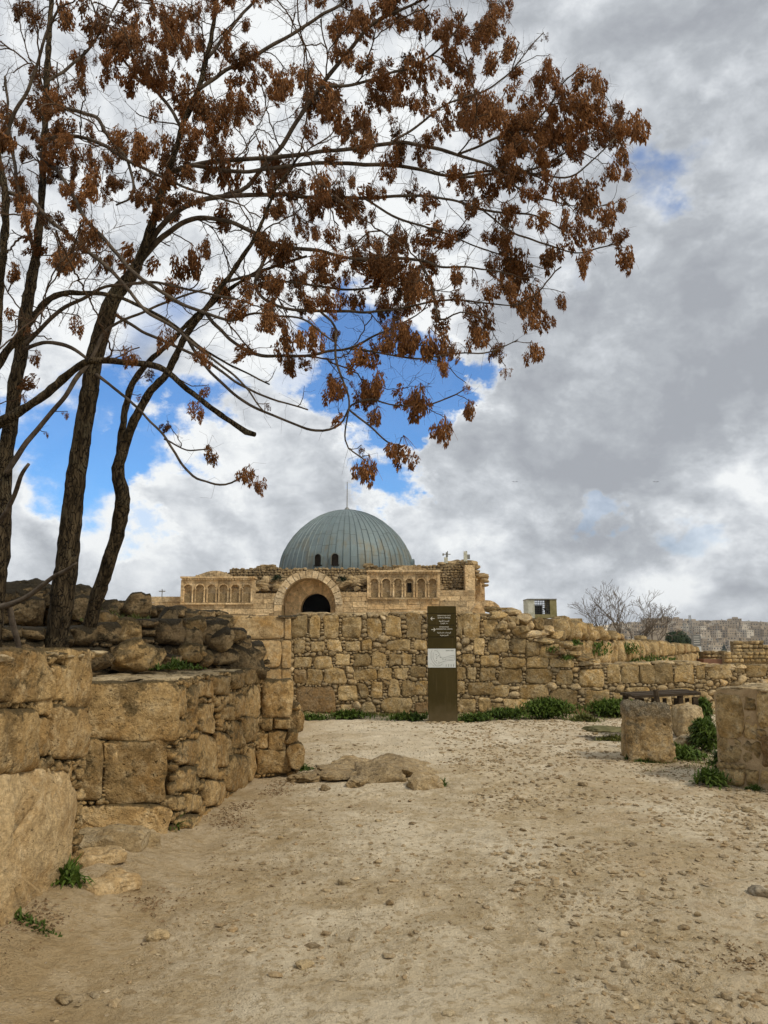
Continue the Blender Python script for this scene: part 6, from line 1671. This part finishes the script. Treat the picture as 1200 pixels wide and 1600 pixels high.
def inside(p, poly):
    c = False; n = len(poly)
    for i in range(n):
        x1, y1 = poly[i]; x2, y2 = poly[(i + 1) % n]
        if (y1 > p[1]) != (y2 > p[1]) and p[0] < (x2 - x1) * (p[1] - y1) / (y2 - y1) + x1: c = not c
    return c


while len(CL) < 690:
    q = (rg.uniform(-50, 1000), rg.uniform(-70, 660))
    if inside(q, crown):
        if (q[1] > 450 and rg.random() < .6) or vnoise(np.array([q[0] / 90, q[1] / 75, 4.4])) < 0.0 or (q[0] > 820 and q[1] > 330): continue
        CL.append((q[0], q[1], rg.uniform(8, 23)))

# cluster meshes: winged seeds hanging from a branched panicle
def seed_cluster(seed, n):
    rg = np.random.default_rng(seed); mb = MB()
    nl = int(rg.integers(4, 7)); sweep = rg.uniform(-.5, .5)
    lobes = [(rg.normal(0, .34), rg.normal(0, .34), rg.uniform(-.15, .55), rg.uniform(.5, 1.15), rg.uniform(.16, .30)) for _ in range(nl)]
    for i in range(n):
        lx, ly, lz, ll, lr = lobes[i % nl]
        t = rg.random() ** .85; r = lr * (math.sin(math.pi * (0.22 + .72 * t)) + .08) * rg.random() ** .5
        a = rg.uniform(0, 6.283)
        c = np.array([lx + r * math.cos(a) + sweep * .35 * t * t, ly + r * math.sin(a), lz - ll * t + rg.normal(0, .04)])
        L = .235 * rg.uniform(.65, 1.25); w = .082 * rg.uniform(.7, 1.3)
        d = np.array([rg.normal(0, .35) + sweep * .3, rg.normal(0, .35), -1]); d /= np.linalg.norm(d)
        s = np.cross(d, rg.normal(size=3)); s /= np.linalg.norm(s); nrm = np.cross(d, s)
        V = [c, c + d * L * .35 + s * w * .5 + nrm * .008, c + d * L, c + d * L * .6 - s * w * .5 - nrm * .008, c + d * L * .5 + nrm * w * .25]
        mb.add(V, [(0, 1, 4), (1, 2, 4), (2, 3, 4), (3, 0, 4)])
    for i in range(7):       # panicle stalks
        e = np.array([rg.normal(0, .3), rg.normal(0, .3), rg.uniform(-.8, .1)]); mb.tube([(0, 0, .6), tuple(e * .5 + (0, 0, .35)), tuple(e)], [.012, .009, .006], 3, False)
    me = bpy.data.meshes.new('seed_cluster'); me.from_pydata(np.concatenate(mb.v).tolist(), [], mb.f); me.materials.append(M['seed'])
    return me


CM = [seed_cluster(i, [560, 430, 600, 480, 520, 380, 560, 450][i]) for i in range(8)] + [seed_cluster(50 + i, 220) for i in range(3)]
tree_pos = {k: Vector(root_loc(v)) for k, v in TREE.items()}
targets = []
for px_, py_, r_ in CL:
    d = np.hypot(NPX[:, 0] - px_, NPX[:, 1] - py_); i = int(np.argmin(d + rg.uniform(0, 10, len(d))))
    dep = NODE[i, 1] + rg.normal(0, .22) + min(d[i] * .004, .5) * rg.choice((-1, 1))
    p = at(px_, py_, dep); s = r_ / F * dep * (1.4 if r_ > 12 else 1.2) * rg.uniform(.8, 1.2)
    targets.append((d[i], p, s, px_, py_, r_))
targets.sort(key=lambda q: q[0])
tw = {0: MB(), 1: MB()}
cnts = [0, 0]; extra = {0: MB(), 1: MB()}
NP = NODE.copy()


def grow(target, r1=.003, pen=.9, maxr=.012):
    """connect a target to the best placed existing limb"""
    global NP
    dv = target - NP[:, :3]; L = np.linalg.norm(dv, axis=1) + 1e-6; cosv = np.sum(dv * NP[:, 3:6], axis=1) / L
    cost = L * (1 + pen * (1 - cosv)) + .05
    i = int(np.argmin(cost)); p0 = NP[i, :3]; d0 = NP[i, 3:6]; l = L[i]
    m = max(int(l / .05), 3); t = np.linspace(0, 1, m + 1)[:, None]
    side = rg.normal(size=3) * .25
    T0 = (d0 * .8 + dv[i] / l * .3 + side * .3) * l; T1 = (dv[i] / l + np.array([0, 0, rg.uniform(-.2, .55)]) + side * .4) * l
    H = (2 * t ** 3 - 3 * t ** 2 + 1) * p0 + (t ** 3 - 2 * t ** 2 + t) * T0 + (-2 * t ** 3 + 3 * t ** 2) * target + (t ** 3 - t ** 2) * T1
    H[1:-1] += rg.normal(0, .006, (m - 1, 3))
    r0 = min(NP[i, 6] * .7, .0035 + .009 * l, maxr); r0 = max(r0, r1 * 1.05)
    rad = np.linspace(r0, r1, m + 1)
    ti = int(NP[i, 7]); tw[ti].tube(H, rad, 5, False)
    dr = np.gradient(H, axis=0); dr /= np.linalg.norm(dr, axis=1)[:, None] + 1e-9
    NP = np.vstack([NP, np.column_stack([H[1:-1], dr[1:-1], rad[1:-1], np.full(m - 1, ti)])])
    return ti


for k in range(170):          # bare secondary boughs filling the crown
    while True:
        q = (rg.uniform(-40, 900 if k < 80 else 480), rg.uniform(-60, 600))
        if inside(q, crown): break
    i = int(np.argmin(np.hypot(NPX[:, 0] - q[0], NPX[:, 1] - q[1]))); grow(at(q[0], q[1], NODE[i, 1] + rg.normal(0, .7)), .006, 1.4, .018)
for d, p, s, px_, py_, r_ in targets:
    ti = grow(p + np.array([0, 0, s * .45]), .0032)
    me = CM[int(rg.integers(0, 8))] if r_ > 12 else CM[8 + int(rg.integers(0, 3))]
    T = TREE['AB'[ti]]; cnts[ti] += 1
    if cnts[ti] <= 298:
        o = bpy.data.objects.new('seed_cluster', me); COL.objects.link(o); o.parent = T; o.location = Vector(p) - tree_pos['AB'[ti]]
        o.scale = (s * rg.uniform(.9, 1.25), s, s * rg.uniform(.85, 1.1)); o.rotation_euler = (rg.normal(0, .22), rg.normal(0, .3) - .12, rg.uniform(0, 6.28))
    else:
        V = np.empty(len(me.vertices) * 3); me.vertices.foreach_get('co', V); V = V.reshape(-1, 3) * s; extra[ti].add(V + p, [tuple(q.vertices) for q in me.polygons])
print('clusters', cnts)
# bare twigs and hair-fine old stalks
k = 0
while k < 1500:
    i = int(rg.integers(0, len(NP))); b = NP[i]
    if b[6] > .03 or b[2] < 2.9: continue
    dd = b[3:6] * .6 + rg.normal(size=3) * .6 + (0, 0, .3); dd /= np.linalg.norm(dd); q = b[:3] + dd * rg.uniform(.15, .6)
    u_ = to_px(q)[0]
    if not inside(u_, crown): k += 1; continue
    grow(q, .0016, .5, .006); k += 1
fine = {0: MB(), 1: MB()}
for _ in range(9000):
    b = NP[int(rg.integers(0, len(NP)))]
    if b[6] > .012: continue
    dd = b[3:6] * .5 + rg.normal(size=3) * .7; dd /= np.linalg.norm(dd); L = rg.uniform(.06, .22); c_ = np.cross(dd, rg.normal(size=3)) * .35 * L
    fine[int(b[7])].tube([b[:3], b[:3] + dd * L * .5 + c_ * .6, b[:3] + dd * L + c_ * .2 - np.array([0, 0, L * .15])], [.0013, .001, .0007], 3, False)
for ti, nm in ((0, 'A'), (1, 'B')):
    tw[ti].build('twigs', M['twig'], TREE[nm], True, origin=np.array(tree_pos[nm]), kind='stuff')
    fine[ti].build('fine_stalks', M['twig'], TREE[nm], False, origin=np.array(tree_pos[nm]), kind='stuff')
    if extra[ti].n: extra[ti].build('seed_clusters', M['seed'], TREE[nm], False, origin=np.array(tree_pos[nm]), kind='stuff')
# knots on the trunks
for (a, b, Yk, s_) in [(100, 968, 7.12, .035), (193, 800, 7.42, .06), (96, 890, 7.1, .03)]:
    p = at(a, b, Yk); v, f = lump(p, (s_, s_ * .7, s_ * 1.2), 2, .2, a, 0, .1); mk('knot', v, f, M['bark'], treeB, True, origin=p)


# bare tree on the right
def bare_tree(base, h, spread, seed, label, stems):
    rg = np.random.default_rng(seed); t = thing('bare_tree', label, 'tree', base); tws = MB()
    def rec(p, d, L, r, lvl, mbx):
        n = 5; P = [p]; dd = d.copy()
        for i in range(n):
            dd = dd + rg.normal(0, .09, 3) + np.array([0, 0, .035]); dd /= np.linalg.norm(dd); P.append(P[-1] + dd * L / n)
        P = np.array(P); rr = np.maximum(np.linspace(r, r * .62, n + 1), .0065)
        (mbx if lvl < 2 else tws).tube(P, rr, 7 if lvl < 2 else 4, False)
        if lvl >= 6: return
        k = 2 if lvl > 2 else 3
        for i in range(k):
            j = n if i == 0 else int(rg.integers(2, n + 1)); dv = dd + rg.normal(0, .38, 3) * np.array([1.3, 1, .6]); dv /= np.linalg.norm(dv)
            rec(P[j], dv, L * rg.uniform(.60, .80), rr[j] * (.85 if i == 0 else .65), lvl + 1, mbx)
    for k, (dx, an, hh) in enumerate(stems):
        mbx = MB(); d = np.array([math.sin(an), rg.normal(0, .1), math.cos(an)]); rec(np.array(base) + (dx, rg.normal(0, .15), -.2), d, h * hh, .060 * hh + .010, 0, mbx); mbx.build('trunk', M['baretwig'], t, True, origin=np.array(base))
    tws.build('twigs', M['baretwig'], t, False, origin=np.array(base), kind='stuff')
    return t


bp_ = at(968, 1000, 40); bp_[2] = .2
hb = at(968, 890, 40)[2] - .2
bare_tree(tuple(bp_), hb * .232, 1, 41, 'leafless pale tree with several thin stems behind the receding wall at the right', [(0, -.06, 1.45), (.95, .02, 1.35), (-.5, -.40, 1.2), (1.1, .42, 1.25), (-.9, -.2, .9), (.5, .15, 1.1)])

# ------------------------------------------------------------------ city across the valley
NST = {}


def house_proto(i):
    rg = np.random.default_rng(40 + i); w, d, st = rg.uniform(8, 16), rg.uniform(8, 12), int(rg.integers(2, 5)); h = st * 3.1; NST[i] = st
    mb = MB(); mb.box(-w / 2, w / 2, -d / 2, d / 2, -7, h); mb.box(-w / 2 - .2, w / 2 + .2, -d / 2 - .2, d / 2 + .2, h, h + .35)
    if i % 2: mb.box(-w * .2, w * .25, -d * .2, d * .3, h + .352, h + 2.6)
    r = thing('house', 'x', 'house', (0, 0, -500))
    wl = mb.build('wall', M['house'][i % 3], r, origin=np.array([0, 0, -500.]) * 0); wl.location = (0, 0, 0)
    mb = MB(); nw_ = int(w / 3.0)
    for s in range(st):
        for k in range(nw_):
            x = -w / 2 + (k + .5) * w / nw_; ww_ = rg.uniform(.5, .8)
            if rg.random() < .15: continue
            mb.box(x - ww_, x + ww_, -d / 2 - .06, -d / 2 + .1, s * 3.1 + 1.0, s * 3.1 + 2.4)
    for s in range(st):
        for k in range(3): y = -d / 2 + (k + .5) * d / 3; mb.box(-w / 2 - .06, -w / 2 + .1, y - .6, y + .6, s * 3.1 + 1.0, s * 3.1 + 2.4)
    wn = mb.build('windows', M['glass'], r, origin=np.zeros(3)); wn.location = (0, 0, 0)
    if i % 3 == 0:
        mb = MB(); mb.tube([(w * .3, 0, h + .35), (w * .3, 0, h + 1.9)], [.7, .7], 8); o = mb.build('water_tank', M['greymetal'], r, origin=np.zeros(3)); o.location = (0, 0, 0)
    return r


protos = [house_proto(i) for i in range(9)]
rg = np.random.default_rng(321); used = set(); nh = 0
tone = ['pale', 'tan', 'whitish']
for row in range(14):
    Y = 560 + row * 42; px_ = 955 + rg.uniform(0, 8)
    while px_ < 1235:
        q = at(px_, 1000, Y + rg.uniform(-10, 10)); z = float(hill_z(q[0], q[1])); i = int(rg.integers(0, 9))
        o = copy_tree(protos[i], (q[0], q[1], z)) ; o.rotation_euler = (0, 0, rg.normal(0, .35))
        o['label'] = f"{tone[i % 3]} {['two', 'three', 'four'][NST[i] - 2]}-storey house{' with roof room' if i % 2 else ''}{' and water tank' if i % 3 == 0 else ''}, {'lower' if row < 5 else 'middle' if row < 10 else 'upper'} slope{', left of the radio mast' if px_ < 1070 else ', right of the mast' if px_ < 1150 else ' by the photo edge'}"; o['group'] = 'houses on the far hillside'
        for ch in o.children: ch.parent = o
        nh += 1; px_ += rg.uniform(9, 26) * 760 / Y
print('houses', nh)
for p_ in protos:
    for ch in list(p_.children): bpy.data.objects.remove(ch)
    bpy.data.objects.remove(p_)


def leafy_mass(name, label, c, size, n, mat, seed, leafs, trunk_h=3):
    rg = np.random.default_rng(seed); t = thing(name, label, 'tree', (c[0], c[1], c[2])); mb = MB()
    for _ in range(n):
        v = rg.normal(size=3); v /= np.linalg.norm(v); r = rg.random() ** .35 * (1 + .25 * vnoise(v * 2 + seed)); p = v * r * size + (c[0], c[1], c[2] + size[2] + trunk_h)
        s = rg.normal(size=3); s /= np.linalg.norm(s); u = np.cross(v, s); L = leafs * rg.uniform(.6, 1.4)
        mb.add([p - s * L * .5, p + u * L * .35, p + s * L * .5, p - u * L * .35], [(0, 1, 2, 3)])
    mb.build('crown', M[mat], t, False, origin=np.array(c), kind='stuff')
    mb = MB(); mb.tube([np.array(c) - (0, 0, 2), np.array(c) + (0, 0, trunk_h + size[2])], [size[0] * .08 + .1, .1], 6); mb.build('trunk', M['bark'], t, origin=np.array(c))


q = at(1057, 1010, 120); leafy_mass('evergreen_tree', 'dark rounded evergreen tree standing in front of the distant city', (q[0], q[1], q[2] - 1.5), np.array([1.6, 1.4, 1.5]), 2600, 'bush', 3, .4, 1)
q = at(1070, 1012, 122); leafy_mass('evergreen_tree', 'smaller dark tree merging with the right side of the rounded evergreen', (q[0], q[1], q[2] - 1.5), np.array([1.1, 1.1, 1.4]), 1500, 'bush', 4, .35, .8)
for k in range(12):
    px_ = [1038, 1102, 1113, 1158, 1178, 995, 1022, 1130, 1146, 1190, 1085, 1165][k]; Y = [620, 560, 700, 640, 580, 700, 800, 820, 600, 760, 900, 660][k]
    q = at(px_, 1000, Y); z = float(hill_z(q[0], q[1])); leafy_mass('cypress', f"dark slender tree, {'nearer' if Y < 640 else 'farther'}, among the far houses {['just left of the radio mast', 'right of the distant sign', 'past the distant sign', 'above the broken wall', 'near the photo edge', 'behind the bare tree', 'under the public building', 'midway to the edge', 'above the low pale wall', 'touching the photo edge', 'just right of the mast', 'high above the broken wall'][k]}", (q[0], q[1], z), np.array([2.2, 2.2, 6.5]), 160, 'bush', 50 + k, 2.5, 3)
# mast and spires on the skyline
def mast(px_, y0, y1, Y, label, w):
    a = at(px_, y1, Y); z0 = float(hill_z(a[0], a[1])); h = at(px_, y0, Y)[2]; mb = MB()
    for s in (-1, 1):
        for t_ in (-1, 1): mb.tube([(a[0] + s * w, Y + t_ * w, z0), (a[0] + s * w * .35, Y + t_ * w * .35, h)], [w * .14, w * .1], 4)
    k = 9
    for i in range(k):
        z = z0 + (h - z0) * (i + .5) / k; ww_ = w * (1 - .65 * (i + .5) / k); mb.box(a[0] - ww_, a[0] + ww_, Y - ww_, Y + ww_, z - .25, z + .25)
    tag(mb.build('radio_mast', M['greymetal'], None, origin=np.array([a[0], Y, z0])), label, 'mast')


mast(1078.5, 961, 975, 900, 'tall lattice radio mast rising above the far houses', 2.2)
mast(1120, 973, 980, 900, 'short thin mast on the far skyline right of the tall one', .8)
mast(1069.5, 973, 980, 880, 'small pointed tower on the skyline left of the tall radio mast', 2.4)
# large public building on the left of the skyline
q = at(1026, 985, 860); z = float(hill_z(q[0], q[1])); t = thing('public_building', 'wide flat-roofed building standing above its neighbours on the left of the far skyline', 'building', (q[0], q[1], z)); o0 = np.array([q[0], q[1], z])
zt_ = at(1026, 975.5, 860)[2]; mb = MB(); mb.box(q[0] - 10, q[0] + 10, q[1] - 8, q[1] + 8, z - 8, zt_); mb.build('wall', M['house'][1], t, origin=o0)
mb = MB(); mb.box(q[0] - 11, q[0] + 9, q[1] - 9, q[1] + 8, zt_ + .01, zt_ + 1.2); mb.build('roof', M['house'][0], t, origin=o0)
for k in range(6): x = q[0] - 8.2 + k * 3.2; mb = MB(); mb.box(x - 1, x + 1, q[1] - 8.1, q[1] - 7.9, zt_ - 4, zt_ - 1.5); mb.build('window', M['glass'], t, origin=np.array([x, q[1] - 8, zt_ - 3]))

# birds
for k, (a, b, rot) in enumerate([(805, 753, .4), (1025, 753, -.3)]):
    c = at(a, b, 40); mb = MB(); s_ = .13
    mb.add(np.array([(-.6, 0, .02), (-.3, .12, .14), (0, .1, .03), (.3, .12, .14), (.6, 0, .02), (0, -.12, 0), (0, .32, .02), (-.06, .1, -.03), (.06, .1, -.03), (0, -.3, 0)]) * s_ * 2.2 + c, [(0, 5, 2, 1), (4, 3, 2, 5), (2, 8, 6, 7), (5, 7, 6, 8), (9, 8, 7)])
    o = mb.build('bird', M['bird'], None, origin=c); tag(o, ['small dark bird gliding in the sky right of the dome', 'small dark bird gliding above the bare tree'][k], 'bird')
print('tris', sum(sum(len(p.vertices) - 2 for p in me.polygons) for me in bpy.data.meshes if me.users))

# ------------------------------------------------------------------ air
hm = bpy.data.materials.new('haze'); hm.use_nodes = True; hm.node_tree.nodes.clear()
g = NG(hm.node_tree); ov = g.new('ShaderNodeOutputMaterial'); pv = g.new('ShaderNodeVolumePrincipled')
pv.inputs['Color'].default_value = (0.86, 0.92, 1.0, 1); pv.inputs['Density'].default_value = 0.00012; pv.inputs['Anisotropy'].default_value = 0.2
g.l.new(pv.outputs[0], ov.inputs['Volume'])
mb = MB(); mb.box(-2700, 2700, -60, 3700, -75, 75); hz = mb.build('haze', hm, None, kind='stuff')
